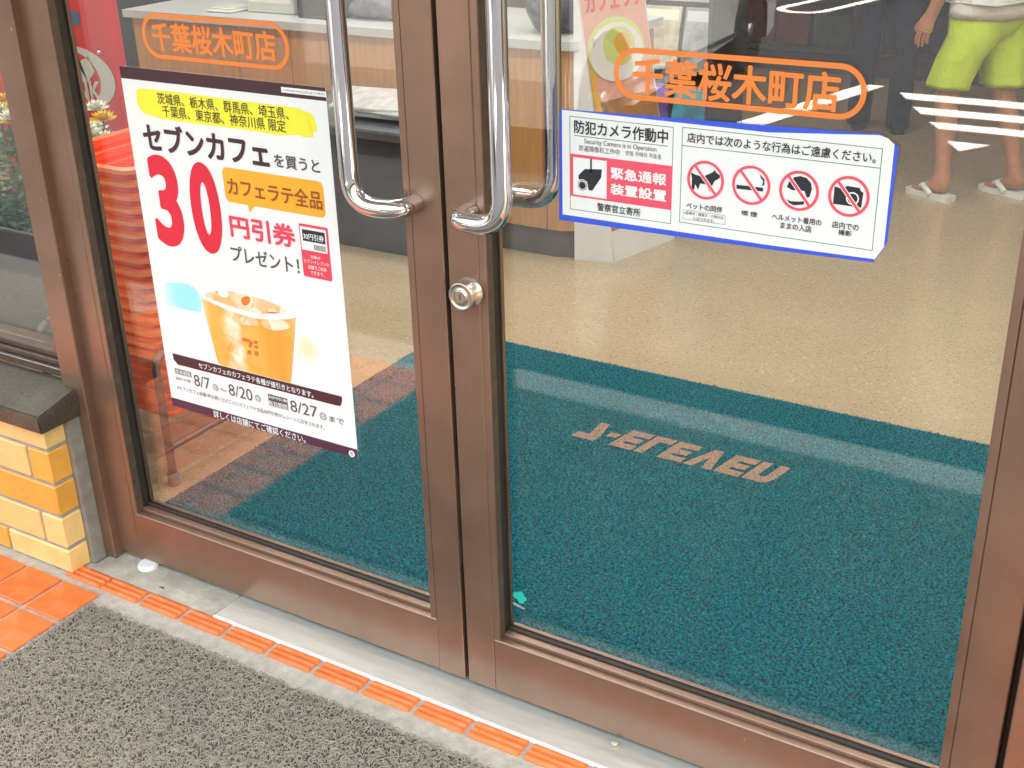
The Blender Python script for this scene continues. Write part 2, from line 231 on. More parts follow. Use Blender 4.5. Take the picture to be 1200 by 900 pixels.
SIGN={'O': (0.2048, 0.9913), 'th': 0.00171, 'white': [(0.0003, 0.1671), (0.3332, 0.1658), (0.4897, 0.178), (0.5019, 0.1746), (0.5111, 0.1672), (0.5114, 0.0231), (0.5006, 0.0035), (0.3437, 0.0007), (0.0, 0.0)], 'blue': [(-0.0045, 0.168), (0.4796, 0.1787), (0.4899, 0.1798), (0.5166, 0.1648), (0.515, 0.0303), (0.5115, 0.0215), (0.499, -0.0016), (0.3441, -0.0058), (-0.0067, -0.0102)], 'b1': (0.0136, 0.0105, 0.1885, 0.159), 'b2': (0.2021, 0.0152, 0.4963, 0.1606), 'l1': ((0.0217, 0.1291), (0.1802, 0.1299)), 'l2': ((0.2024, 0.1304), (0.4959, 0.136)), 'pink': (0.0145, 0.0325, 0.1886, 0.1004), 'sq': (0.0199, 0.0356, 0.0786, 0.0956), 'sbox': (0.2075, 0.0217, 0.2756, 0.0361), 'c': [(0.2419, 0.0855), (0.3129, 0.0867), (0.3844, 0.0875), (0.456, 0.0886)], 'icons': [[(0.0498, 0.096), (0.0529, 0.0963), (0.0529, 0.0748), (0.0497, 0.0744)], [(0.0291, 0.0672), (0.0403, 0.0788), (0.0703, 0.0816), (0.0691, 0.0683), (0.0538, 0.0458), (0.0471, 0.0455), (0.0444, 0.0592), (0.0296, 0.0611)], [(0.2185, 0.0943), (0.2259, 0.092), (0.2369, 0.0901), (0.2522, 0.0983), (0.256, 0.103), (0.2578, 0.0994), (0.2647, 0.095), (0.2637, 0.0911), (0.2561, 0.086), (0.252, 0.0769), (0.2513, 0.0682), (0.2477, 0.072), (0.2429, 0.079), (0.2327, 0.0799), (0.2308, 0.0695), (0.2259, 0.078), (0.2245, 0.0691), (0.2206, 0.069), (0.223, 0.083), (0.2205, 0.0898)], [(0.2905, 0.0848), (0.3167, 0.0853), (0.3166, 0.0792), (0.2908, 0.0791)], [(0.3184, 0.0851), (0.3314, 0.0851), (0.3313, 0.0797), (0.3183, 0.0798)], [(0.3246, 0.1051), (0.3283, 0.1013), (0.3328, 0.0973), (0.3325, 0.0893), (0.3291, 0.088), (0.3308, 0.0949), (0.3267, 0.0997)], [(0.3663, 0.0908), (0.369, 0.0989), (0.3763, 0.1064), (0.385, 0.1091), (0.394, 0.1074), (0.4011, 0.1006), (0.4029, 0.092), (0.4004, 0.0807), (0.3967, 0.0791), (0.3921, 0.0885), (0.3744, 0.0874)], [(0.3674, 0.0732), (0.3732, 0.071), (0.3866, 0.0718), (0.3942, 0.0741), (0.3924, 0.0685), (0.3781, 0.0656), (0.3712, 0.0681)], [(0.4349, 0.1004), (0.448, 0.0976), (0.4518, 0.1033), (0.4699, 0.1026), (0.4725, 0.0975), (0.4758, 0.0968), (0.4746, 0.075), (0.4348, 0.0753)]], 'lens': (0.4614, 0.0863), 'lens0': (0.0363, 0.0522)}
SIGN_TEXT=[('防犯カメラ作動中', (0.0219, 0.1359, 0.18, 0.1514), 'black', 0.02), ('Security Camera is in Operation', (0.0396, 0.1198, 0.1617, 0.1239), 'grey', 0), ('防盗摄像机工作中', (0.0307, 0.1087, 0.1005, 0.1141), 'grey', 0), ('방범 카메라 작동중', (0.1108, 0.1093, 0.1701, 0.115), 'grey', 0), ('緊急通報', (0.0858, 0.0691, 0.1794, 0.0877), 'white', 0.025), ('装置設置', (0.0855, 0.044, 0.1802, 0.0623), 'white', 0.025), ('警察官立寄所', (0.0625, 0.0159, 0.1373, 0.0269), 'black', 0.012), ('店内では次のような行為はご遠慮ください。', (0.2108, 0.142, 0.4885, 0.1508), 'black', 0.014), ('ペットの同伴', (0.213, 0.0403, 0.2707, 0.0472), 'black', 0.015), ('※盲導犬・聴導犬・介助犬は', (0.2097, 0.0305, 0.2729, 0.0338), 'black', 0), ('入店できます。', (0.2245, 0.0234, 0.2589, 0.0265), 'black', 0), ('喫 煙', (0.301, 0.0402, 0.3249, 0.048), 'black', 0.015), ('ヘルメット着用の', (0.3474, 0.0418, 0.4206, 0.049), 'black', 0.015), ('ままの入店', (0.3608, 0.0308, 0.407, 0.0368), 'black', 0.015), ('店内での', (0.436, 0.0424, 0.474, 0.0493), 'black', 0.015), ('撮影', (0.4459, 0.0318, 0.465, 0.0397), 'black', 0.015)]
STICK=[{'pill': (0.2941, 1.1847, 0.6717, 1.2602), 'text': (0.3244, 1.1998, 0.6358, 1.2414)}, {'pill': (-0.6921, 1.1749, -0.3352, 1.2572), 'text': (-0.6676, 1.1918, -0.3651, 1.2386)}]
# ---------------------------------------------------------------- the setting
def floor_mat():
    m = mat('beige_vinyl_floor', (.46, .36, .235), .16, var=.05, vscale=2.2, rvar=.05, bump=.015, bscale=30)
    N, L = m.node_tree.nodes, m.node_tree.links; B = N['Principled BSDF']; src = B.inputs['Base Color'].links[0].from_socket
    co = [n for n in N if n.type == 'TEX_COORD'][0].outputs['Object']
    for sc, th, colr in ((95, .13, (.20, .12, .06)), (70, .11, (.72, .60, .42)), (160, .16, (.34, .21, .10))):
        v = N.new('ShaderNodeTexVoronoi'); v.inputs['Scale'].default_value = sc; L.new(co, v.inputs[0])
        w = N.new('ShaderNodeTexWhiteNoise'); L.new(v.outputs['Position'], w.inputs['Vector'])
        a = N.new('ShaderNodeMath'); a.operation = 'MULTIPLY'; a.inputs[1].default_value = th * 3.2; L.new(w.outputs[0], a.inputs[0])
        lt = N.new('ShaderNodeMath'); lt.operation = 'LESS_THAN'; L.new(v.outputs['Distance'], lt.inputs[0]); L.new(a.outputs[0], lt.inputs[1])
        hf = N.new('ShaderNodeMath'); hf.operation = 'MULTIPLY'; hf.inputs[1].default_value = .38; L.new(lt.outputs[0], hf.inputs[0])
        mx = N.new('ShaderNodeMixRGB'); L.new(hf.outputs[0], mx.inputs[0]); L.new(src, mx.inputs[1]); mx.inputs[2].default_value = (*colr, 1); src = mx.outputs[0]
    L.new(src, B.inputs['Base Color']); return m
struct(MB().box(-4.6, 4.0, .062, 8.2, -.12, 0).build('shop_floor', floor_mat()))
struct(MB().box(-60, 60, -90, -1.30, -.5, -.12).build('parking_lot', M['asphalt']))
struct(MB().box(-6, 6, -1.30, -1.165, -.4, -.006, .008).build('kerb', M['kerb']))
land = struct(MB().box(-6, 6, -1.165, .062, -.3, -.004).build('entrance_landing', M['grout']))
def tile_mesh(w, d, ribs=0):
    m = MB()
    if not ribs: m.box(-w / 2, w / 2, -d / 2, d / 2, -.008, .002, .0022)
    else:
        m.box(-w / 2, w / 2, -d / 2, d / 2, -.008, .0005, .0015)
        pitch = d / ribs
        for k in range(ribs):
            y = -d / 2 + pitch * (k + .5); m.tube([(-w / 2 + .002, y, -.0042), (w / 2 - .002, y, -.0042)], pitch * .46, 12)
    return m
def tile_copies(proto_m, name, mt, spots, parent):
    me = None
    for x, y in spots:
        if me is None: o = proto_m.build(name, mt, parent, org=parent_world(parent)); me = o.data
        else: o = link(name, me, parent)
        o.location = (x, y, random.uniform(-.0008, .0006)); o.rotation_euler.z = random.uniform(-.008, .008)
tile_copies(tile_mesh(.113, .046, 3), 'ribbed_tile', M['tile2'], [(-.8615 + .1245 * k, -.1) for k in range(-0, 16)] + [(-.978, -.1), ], land)
spots = []
for iy in range(8):
    for ix in range(-9, 17):
        x, y = -.9545 + ix * .1235, -.1985 - iy * .1235
        if ix >= 1 and ix <= 14 and y < -.2 : continue           # bare screed lies under the mat
        if ix >= 1: continue
        spots.append((x, y))
tile_copies(tile_mesh(.113, .113), 'tile', M['tile'], spots, land)
tile_copies(tile_mesh(.113, .113), 'tile', M['tile'], [(1.02 + ix * .1235, -.1985 - iy * .1235) for iy in range(8) for ix in range(3)], land)
# painted bay lines on the asphalt
def paint(pts, nm='road_marking'):
    return MB().slab(pts, -.1195, -.116).build(nm, M['roadpaint'], bpy.data.objects['parking_lot'])
for pts in ([(-.886, -6.34), (.9, -6.34), (.86, -6.17), (-.80, -6.17)], [(-.706, -5.965), (.76, -5.965), (.70, -5.80), (-.614, -5.80)], [(-.519, -5.612), (.10, -5.612), (.03, -5.47), (-.43, -5.47)], [(-.319, -5.205), (-.095, -5.205), (-.21, -5.01)],
            [(-1.03, -6.50), (-1.17, -6.50), (-1.62, -4.7), (-1.45, -4.7)]): paint(pts[::-1] if False else pts)
def uline(x, y, L=4.2, w=.26, t=.085, ang=0):
    pts = []; n = 10
    for k in range(n + 1): a = math.pi * k / n; pts.append((w * math.cos(a), -w * math.sin(a)))
    ins = [(q[0] * (1 - t / w), q[1] * (1 - t / w)) for q in pts]
    R2 = Matrix.Rotation(ang, 2)
    poly = [(w, -(-L))] if False else []
    m = MB()
    def quad(a, b, c, d): m.slab([tuple(R2 @ Vector(q) + Vector((x, y))) for q in (a, b, c, d)], -.1195, -.116)
    quad((w - t, -L), (w, -L), (w, 0), (w - t, 0)); quad((-w, -L), (-w + t, -L), (-w + t, 0), (-w, 0))
    for k in range(n):
        a0, a1 = math.pi * k / n, math.pi * (k + 1) / n
        quad((w * math.cos(a1), w * math.sin(a1)), ((w - t) * math.cos(a1), (w - t) * math.sin(a1)), ((w - t) * math.cos(a0), (w - t) * math.sin(a0)), (w * math.cos(a0), w * math.sin(a0)))
    return m.build('road_marking', M['roadpaint'], bpy.data.objects['parking_lot'])
uline(-2.62, -9.55, ang=.22)
# shell of the shop
struct(MB().box(-4.6, 4.0, 0.0, 8.2, 2.85, 3.05).build('ceiling', M['ceil']))
struct(MB().box(-4.8, 4.2, -.12, 8.4, 3.055, 4.1).build('roof', M['white']))
struct(MB().box(-4.8, 4.2, -1.15, -.125, 2.62, 2.9).build('shade_canopy', M['white']))  # unseen canopy, added to keep the entrance in shade
struct(MB().box(-4.6, 4.0, 8.2, 8.35, -.1, 2.85).build('wall_back', M['cream']))
struct(MB().box(-4.75, -4.6, -.05, 8.3, -.1, 3.05).build('wall_left', M['cream']))
struct(MB().box(4.0, 4.15, -.05, 8.3, -.1, 3.05).build('wall_right', M['cream']))
struct(MB().box(-4.6, 4.0, -.03, .1, 2.29, 2.845).build('wall_front_upper', M['white']))
struct(MB().box(1.075, 4.0, -.04, .1, -.1, 2.285).build('wall_front_right', M['cream']))
struct(MB().box(-4.6, -3.2, -.04, .1, -.1, 2.285).build('wall_front_left', M['cream']))
# ceiling luminaires (the shop's own light)
M['lamp'] = emit_mat('lamp_diffuser', (1, .95, .88), 4.1)
lx = None
for ix in range(4):
    for iy in range(2):
        x, y = -3.4 + ix * 2.1, .75 + iy * 1.6
        if lx is None:
            lx = empty('ceiling_light', (x, y, 2.845), 'white recessed luminaire fixed under the shop ceiling', 'lamp', 'ceiling lights of the shop')
            MB().box(x - .66, x + .66, y - .17, y + .17, 2.81, 2.845, .005).build('housing', M['white'], lx)
            MB().box(x - .62, x + .62, y - .13, y + .13, 2.803, 2.809).build('diffuser', M['lamp'], lx)
        else: copy_tree(lx).location = (x, y, 2.845)
# ---------------------------------------------------------------- low brick wall under the window
bw = empty('brick_wall', (-1.9, -.05, 0), 'low wall of glazed yellow bricks under the shop window', 'brick wall')
MB().box(-3.2, -1.026, -.1065, .05, -.004, .372).build('mortar', M['mortar'], bw)
def brick(x0, x1, z0, z1, mt, y1=-.056):
    MB().box(x0, x1, -.1125, y1, z0, z1, .0022).build('brick', mt, bw)
cr = [(.0, .058), (.068, .1435), (.1535, .2265), (.2365, .3135), (.3235, .371)]
cols = [M['brick0'], M['brick1'], M['brick2']]
pick = {0: [0, 2, 0, 1], 1: [0, 0, 1, 0], 2: [2, 2, 0, 1], 3: [2, 0, 2, 0], 4: [0, 0, 1, 0]}
for i, (z0, z1) in enumerate(cr):
    x = -1.021; first = .208 if i in (0, 2, 4) else .068; n = 0
    while x > -3.0:
        L_ = first if n == 0 else .208
        # return of the corner brick is as deep as the wall is proud
        brick(x - L_, x, z0, z1, cols[pick[i][min(n, 3)] if n < 4 else random.choice((0, 0, 1, 2))]); x -= L_ + .0095; n += 1
MB().box(-1.024, -1.008, -.0555, -.0225, .0, .385).build('sealant_joint', M['caulk'], bw)
sill = MB(); sill.prism([(0, 0)], 0, 0) if False else None
v = []
for x in (-3.2, -1.0): v += [(x, -.132, .374), (x, -.132, .416), (x, -.0, .446), (x, 0, .374)]
sill.add(v, [(0, 1, 2, 3)[::-1], (4, 5, 6, 7), (0, 4, 5, 1)[::-1], (1, 5, 6, 2)[::-1], (2, 6, 7, 3)[::-1], (3, 7, 4, 0)[::-1]])
b_ = bmesh.new(); [b_.verts.new(q) for q in sill.v]; b_.verts.ensure_lookup_table(); [b_.faces.new([b_.verts[i] for i in f]) for f in sill.f]
bmesh.ops.recalc_face_normals(b_, faces=b_.faces[:]); bmesh.ops.bevel(b_, geom=b_.edges[:], offset=.0035, segments=2, affect='EDGES'); s2 = MB(); s2.bm(b_)
s2.build('stone_sill', M['stone'], bw)
# shop window over it
wn = empty('shop_window', (-2.1, .03, .447), 'shop window in a dark frame over the brick wall', 'window')
fr = MB(); fr.box(-3.2, -1.048, -.005, .075, .447, .468, .002); fr.box(-3.2, -1.048, .004, .075, .469, .482, .002); fr.box(-3.2, -1.048, .014, .075, .483, .497, .002)
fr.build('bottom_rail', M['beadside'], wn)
MB().box(-3.2, -1.05, -.006, -.0052, .4658, .4674).build('highlight_line', M['steel'], wn)  # thin pale strip stands in for the highlight along the dark rail
MB().box(-3.2, -1.046, 0, .075, 2.2, 2.285, .003).build('top_rail', M['bronze'], wn)
MB().box(-3.2, -3.13, 0, .075, .498, 2.199, .003).build('side_stile', M['bronze'], wn)
MB().box(-3.129, -1.047, .035, .041, .498, 2.199).build('pane', M['glass'], wn)
# ---------------------------------------------------------------- door frame and threshold
df = empty('door_frame', (0, .02, 0), 'bronze aluminium frame holding the double glass doors', 'door frame')
def jamb(x0, x1, xin): 
    return MB().box(x0, x1, -.022, .10, .002, 2.28, .0025)
jamb(-1.045, -.976, 0).build('jamb', M['bronze'], df); jamb(.991, 1.07, 0).build('jamb', M['bronze'], df)
MB().box(-.975, .990, -.022, .10, 2.20, 2.28, .0025).build('head', M['bronze'], df)
th_ = empty('threshold', (0, -.02, 0), 'worn metal threshold plate under the double doors', 'threshold')
MB().box(-.612, 1.07, -.072, .061, -.0039, .002, .001).build('steel_plate', M['steel'], th_)
MB().box(-.612, 1.07, -.0795, -.0725, -.0039, .004, .0015).build('bright_nosing', mat('highlight_edge', (.95, .95, .95), .3, .35), th_)  # near-white lip: the plate edge's highlight is put into its colour
MB().box(-1.0, -.6135, -.0755, .061, -.0039, .0016, .001).build('cement_patch', mat('worn_cement', (.44, .40, .33), .7, var=.25, vscale=16, bump=.3, bscale=90, dirt=(.24, .225, .22), dscale=9, damt=.7), th_)
pv = MB(); pv.lathe([(.024, 0), (.024, .006), (.021, .010)], (-.884, -.006, .002), n=20); pv.build('pivot_cap', mat('white_nylon', (.8, .8, .78), .4), th_)
# ---------------------------------------------------------------- the two doors
Wd, J, SS, Z0, Z1, GYY, TH = .979, .0668, .0804, .0135, .1356, .0395, .056
def leaf(sgn, name, label):
    # built for the right leaf (x from .0045 to Wd) and mirrored by sgn
    o = empty(name, (sgn * .49, TH / 2, Z0), label, 'door', 'double entrance doors')
    X = lambda a, b: (min(sgn * a, sgn * b), max(sgn * a, sgn * b))
    E_ = .0045
    MB().box(*X(E_, J - .0005), 0, TH, Z0, 2.19, .0018).build('stile', M['bronze'], o)
    MB().box(*X(Wd - J + .0005, Wd), 0, TH, Z0, 2.19, .0018).build('stile', M['bronze'], o)
    MB().box(*X(J, Wd - J), .0004, TH - .0004, Z0 + .0004, Z1, .0018).build('bottom_rail', M['bronze'], o)
    MB().box(*X(J, Wd - J), .0004, TH - .0004, 2.09, 2.1895, .0018).build('top_rail', M['bronze'], o)
    for a, b in ((J, SS), (Wd - SS, Wd - J)):
        m = MB(); m.box(*X(a, b), .0006, .0045, Z1 + .0005, 2.0895, .0008); m.build('glazing_bead', M['bronze'], o)
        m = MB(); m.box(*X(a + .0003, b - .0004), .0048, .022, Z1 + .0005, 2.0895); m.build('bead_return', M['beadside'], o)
        m = MB(); m.box(*X(a + .0003, b - .002 if a < .5 else b - .0003), .0224, .0388, Z1 + .0005, 2.0895); m.build('gasket', M['gasket'], o)
        m = MB(); m.box(*X(a, b), .047, TH - .0006, Z1 + .0005, 2.0895, .0012); m.build('inner_bead', M['bronze'], o)
    m = MB(); m.box(*X(SS + .0005, Wd - SS - .0005), .016, .0385, Z1 + .0005, Z1 + .009, .001); m.build('bottom_bead', M['bronze'], o)
    m = MB(); m.box(*X(SS + .0005, Wd - SS - .0005), .031, .0392, Z1 + .0092, Z1 + .0125); m.build('gasket', M['gasket'], o)
    m = MB(); m.box(*X(SS + .0005, Wd - SS - .0005), .047, TH - .0006, Z1 + .0005, Z1 + .012, .001); m.build('inner_bead', M['bronze'], o)
    MB().box(*X(J + .002, Wd - J - .002), GYY, GYY + .006, Z1 + .002, 2.088).build('pane', M['glass'], o)
    def handle(y0, yh, nm):
        mx, vx, zb, zt = .055, .149, .986, 1.53; r = .0163
        P_ = lambda x, y, z: Vector((sgn * x, y, z))
        path = [P_(mx, y0, zb), P_(mx, yh, zb), P_(vx, yh, zb), P_(vx, yh, zt), P_(mx, yh, zt), P_(mx, y0, zt)]
        pts = [path[0]]
        for i in range(1, 5):
            p, q, s_ = path[i - 1], path[i], path[i + 1]; c = .036 if i in (1, 4) else .05
            a = q + (p - q).normalized() * c; b = q + (s_ - q).normalized() * c
            for k in range(11):
                t = k / 10; pts.append(a * (1 - t) ** 2 + q * 2 * t * (1 - t) + b * t * t)
        pts.append(path[-1]); pts = [p for i, p in enumerate(pts) if i == 0 or (p - pts[i - 1]).length > 1e-4]
        h = MB(); h.tube(pts, r, 24)
        hb = h.build(nm, M['chrome'], o)
        return hb
    hb = handle(-.0008, -.054, 'pull_handle')
    if sgn > 0: handle(TH + .0008, TH + .050, 'pull_handle')
    return o
doorR = leaf(1, 'glass_door', 'right-hand glass door in bronze frame with key cylinder and notice sign')
doorL = leaf(-1, 'glass_door', 'left-hand glass door in bronze frame carrying the coffee poster')
for d in (doorR, doorL): del d['group']
cy = MB(); cy.lathe([(.0265, 0), (.0265, -.004), (.0245, -.0045), (.0245, -.027), (.0235, -.0295), (.021, -.0298), (.0205, -.0285), (.0125, -.0285), (.0122, -.0305), (.0105, -.0312)], (.047, -.0006, .8455), 'y', 32)
cyo = cy.build('key_cylinder', M['brass'], doorR)
MB().box(.0462, .0478, -.0325, -.0316, .8405, .8505).build('keyhole', M['gasket'], cyo)
MB().box(-.0036, .0036, .012, .05, .275, .47, .0005).build('lock_bar', M['tubeg'] if 'tubeg' in M else mat('lock_bar_grey', (.2, .18, .17), .4, .5), doorR)
MB().box(-.9795, -.9755, .03, .05, .02, 2.18).build('edge_seal', M['gasket'], doorL); MB().box(.9795, .9905, .03, .05, .02, 2.18).build('edge_seal', M['gasket'], doorR)
MB().box(-.0040, .0040, .045, .052, .02, 2.18).build('meeting_gasket', M['gasket'], doorR)
# ---------------------------------------------------------------- sheets on the glass
GF = GYY
def ngon(name, pts, y, m, parent):
    q = MB(); n = len(pts)
    bm = bmesh.new(); vv = [bm.verts.new((x, y, z)) for x, z in pts]; f = bm.faces.new(vv); bmesh.ops.triangulate(bm, faces=[f]); q.bm(bm); return q.build(name, m, parent, fix=False)
def rpts(b, r=0, n=5, corners=(1, 1, 1, 1)):
    x0, z0, x1, z1 = b
    if r <= 0: return [(x0, z0), (x1, z0), (x1, z1), (x0, z1)]
    out = []
    for (cx, cz, a0), on in zip(((x0 + r, z0 + r, math.pi), (x1 - r, z0 + r, 1.5 * math.pi), (x1 - r, z1 - r, 0), (x0 + r, z1 - r, .5 * math.pi)), corners):
        for k in range(n + 1): a = a0 + .5 * math.pi * k / n; out.append((cx + r * math.cos(a), cz + r * math.sin(a)))
    return out
def ring(name, outer, inner, y, m, parent, closed=True):
    q = MB(); n = len(outer); v = [(x, y, z) for x, z in outer] + [(x, y, z) for x, z in inner]
    q.add(v, [(i, (i + 1) % n, (i + 1) % n + n, i + n) for i in range(n)]); return q.build(name, m, parent, fix=False)
def disc(c, r, n=28): return [(c[0] + r * math.cos(2 * math.pi * k / n), c[1] + r * math.sin(2 * math.pi * k / n)) for k in range(n)]
def rect(name, b, y, m, parent): return ngon(name, rpts(b), y, m, parent)
def inset(b, d): return (b[0] + d, b[1] + d, b[2] - d, b[3] - d)
# poster
b = POSTER['sheet']; P0 = ((b[0] + b[2]) / 2, GF, b[1])
po = MB().box(b[0], b[2], GF - .0006, GF - .0001, b[1], b[3]).build('promotion_poster', M['paper'], None, P0)
tag(po, 'white coffee coupon poster with big red 30 and amber drink on left door', 'poster')
yy = GF - .0008
rect('header_band', (b[0], POSTER['head'][1], b[2], b[3]), yy, M['i_plum'], po)
rect('date_label', POSTER['chip'], yy - .0002, M['i_white'], po)
M['footgrad'] = mat('ink_aubergine', (.075, .025, .06), .4, var=.3, vscale=3)
rect('footer_band', (b[0], b[1], b[2], b[1] + .0195), yy, M['footgrad'], po)
ngon('brush_stroke', BRUSH, yy, M['i_yellow'], po)
rd = rpts(POSTER['bubble'], .012); x_ = POSTER['bubble']
ngon('speech_bubble', rd, yy, M['i_amber'], po)
ngon('bubble_tail', [(x_[0] + .055, x_[1] + .002), (x_[0] + .058, x_[1] - .014), (x_[0] + .075, x_[1] + .002)], yy - .0001, M['i_amber'], po)
ngon('coupon', rpts(POSTER['coupon'], .004), yy, M['i_pink'], po)
rect('coupon_face', POSTER['cwhite'], yy - .0002, M['i_white'], po)
rect('coupon_title', POSTER['cblack'], yy - .0003, M['i_black'], po)
c_ = POSTER['cbar']; bar = MB(); xk = c_[0]
while xk < c_[2]:
    wk = random.choice((.0006, .0009, .0014)); bar.add([(xk, yy - .0003, c_[1]), (xk + wk, yy - .0003, c_[1]), (xk + wk, yy - .0003, c_[3]), (xk, yy - .0003, c_[3])], [(0, 1, 2, 3)]); xk += wk + random.choice((.0006, .001))
bar.build('bar_code', M['i_grey'], po, fix=False)
def print_ramp(name, x0, x1, stops, blot=None, cells=None):
    """printed photograph: colour runs across the picture, with soft blots"""
    m, N, L, B = new_mat(name); B.inputs['Roughness'].default_value = .4
    co = N.new('ShaderNodeTexCoord').outputs['Object']; sx = N.new('ShaderNodeSeparateXYZ'); L.new(co, sx.inputs[0])
    mr = N.new('ShaderNodeMapRange'); mr.inputs[1].default_value = x0; mr.inputs[2].default_value = x1; L.new(sx.outputs[0], mr.inputs[0])
    cr = N.new('ShaderNodeValToRGB'); el_ = cr.color_ramp.elements
    for i, (p, c) in enumerate(stops):
        e = el_[i] if i < 2 else el_.new(p); e.position = p; e.color = (*c, 1)
    L.new(mr.outputs[0], cr.inputs[0]); c = cr.outputs[0]
    if cells:
        v = N.new('ShaderNodeTexVoronoi'); v.inputs['Scale'].default_value = 42; L.new(co, v.inputs[0]); r2 = N.new('ShaderNodeValToRGB'); r2.color_ramp.elements[0].color = (*cells[0], 1); r2.color_ramp.elements[1].color = (*cells[1], 1)
        sp_ = N.new('ShaderNodeSeparateColor'); L.new(v.outputs['Color'], sp_.inputs[0]); L.new(sp_.outputs[0], r2.inputs[0]); mx = N.new('ShaderNodeMixRGB'); mx.inputs[0].default_value = .75; L.new(c, mx.inputs[1]); L.new(r2.outputs[0], mx.inputs[2]); c = mx.outputs[0]
    if blot:
        n = N.new('ShaderNodeTexNoise'); n.inputs['Scale'].default_value = 24; n.inputs['Detail'].default_value = 3; L.new(co, n.inputs[0]); r3 = N.new('ShaderNodeValToRGB'); r3.color_ramp.elements[0].position = .42; r3.color_ramp.elements[1].position = .68; L.new(n.outputs[0], r3.inputs[0])
        mx = N.new('ShaderNodeMixRGB'); L.new(r3.outputs[0], mx.inputs[0]); L.new(c, mx.inputs[1]); mx.inputs[2].default_value = (*blot, 1); c = mx.outputs[0]
    L.new(c, B.inputs['Base Color']); return m
pxs = [q[0] - P0[0] for q in CUP['body']]; tea = print_ramp('print_iced_coffee', min(pxs), max(pxs), [(0, (.9, .68, .33)), (1, (.92, .72, .42)), (.08, (.86, .44, .08)), (.20, (.88, .52, .15)), (.27, (.95, .84, .62)), (.36, (.96, .88, .72)), (.42, (.88, .54, .14)), (.62, (.84, .42, .07)), (.80, (.82, .33, .045)), (.93, (.87, .45, .09))], blot=(.86, .36, .05))
icem = print_ramp('print_ice', min(pxs), max(pxs), [(0, (.92, .76, .48)), (1, (.9, .66, .34))], cells=((.95, .88, .74), (.80, .36, .08)))
def fade(name, c, r, col):
    m, N, L, B = new_mat(name); B.inputs['Roughness'].default_value = .45; co = N.new('ShaderNodeTexCoord').outputs['Object']; d = N.new('ShaderNodeVectorMath'); d.operation = 'DISTANCE'; L.new(co, d.inputs[0]); d.inputs[1].default_value = (c[0] - P0[0], 0, c[1] - P0[2])
    mr = N.new('ShaderNodeMapRange'); mr.inputs[1].default_value = r * .35; mr.inputs[2].default_value = r; L.new(d.outputs['Value'], mr.inputs[0]); mx = N.new('ShaderNodeMixRGB'); L.new(mr.outputs[0], mx.inputs[0]); mx.inputs[1].default_value = (*col, 1); mx.inputs[2].default_value = (.86, .86, .86, 1); L.new(mx.outputs[0], B.inputs['Base Color']); return m
def mean2(p): return (sum(q[0] for q in p) / len(p), sum(q[1] for q in p) / len(p))
def chaikin(p, n=2):
    for _ in range(n): p = [r for i in range(len(p)) for r in ((p[i][0] * .75 + p[(i + 1) % len(p)][0] * .25, p[i][1] * .75 + p[(i + 1) % len(p)][1] * .25), (p[i][0] * .25 + p[(i + 1) % len(p)][0] * .75, p[i][1] * .25 + p[(i + 1) % len(p)][1] * .75))]
    return p
cupo = ngon('cup_picture', CUP['body'], yy - .0001, tea, po)
ngon('cyan_patch', CUP['cyan'], yy, fade('print_cyan', mean2(CUP['cyan']), .085, (.36, .80, .84)), cupo)
bc = mean2(CUP['blush']); ngon('blush_patch', disc(bc, .035), yy, fade('print_blush', bc, .034, (.90, .78, .52)), cupo)
bc = mean2(CUP['body']); bc = (bc[0] + .012, bc[1] - .012)
ngon('cup_rim', chaikin(CUP['rim_o']), yy - .0002, M['i_white'], cupo); ngon('cup_ice', chaikin(CUP['rim_i']), yy - .0003, icem, cupo)
for i in (4, 5): ngon('ice', chaikin(CUP['ice'][i]), yy - .0003, icem, cupo)
ngon('ice_glint', chaikin(CUP['ice'][0]), yy - .0004, M['i_white'], cupo)
for q in CUP['red']: ngon('ice_shadow', chaikin(q), yy - .0004, M['i_teaD'], cupo)
for q in CUP['logo']: ngon('cup_emblem', q, yy - .0004, M['i_emb'] if 'i_emb' in M else M.setdefault('i_emb', mat('ink_emblem', (.68, .16, .04), .4)), cupo)
ngon('note_band', BAND, yy - .0005, M['i_plum'], po)
for nm in ('box1', 'box2'): rect('period_box', POSTER[nm], yy, M['i_grey'], po)
for i, (s, bx, ink, bold) in enumerate(POSTER_TEXT): text('lettering', s, bx, yy - .0007, M['i_' + ink], po, bold)
for c, r, s in CIRC:
    ring('day_ring', disc(c, r), disc(c, r * .82), yy - .0002, M['i_grey'], po); text('day_letter', s, (c[0] - r * .5, c[1] - r * .55, c[0] + r * .5, c[1] + r * .55), yy - .0003, M['i_grey'], po)
ngon('corner_mark', disc(*ICON), yy - .0003, M['i_white'], po); text('corner_letter', '管', (ICON[0][0] - .004, ICON[0][1] - .004, ICON[0][0] + .004, ICON[0][1] + .004), yy - .0005, M['i_plum'], po)
# shop-name stickers
for st, d_ in zip(STICK, ('orange shop-name sticker on right door above the notice sign', 'orange shop-name sticker on left door above the coffee poster')):
    b = st['pill']; r = (b[3] - b[1]) / 2; P0 = ((b[0] + b[2]) / 2, GF, b[1])
    so_ = empty('shop_name_sticker', P0, d_, 'sticker')
    t_ = .0078; ring('outline', rpts(b, r * .98, 10), rpts(inset(b, t_), r * .98 - t_, 10), GF - .0005, M['i_orange'], so_)
    text('lettering', '千葉桜木町店', st['text'], GF - .0005, M['i_orange'], so_, .028)
    ngon('clear_film', rpts(inset(b, -.0012), r, 10), GF - .0003, M['film'] if 'film' in M else M.setdefault('film', glass_mat('clear_film', (.96, .96, .97), .03)), so_)
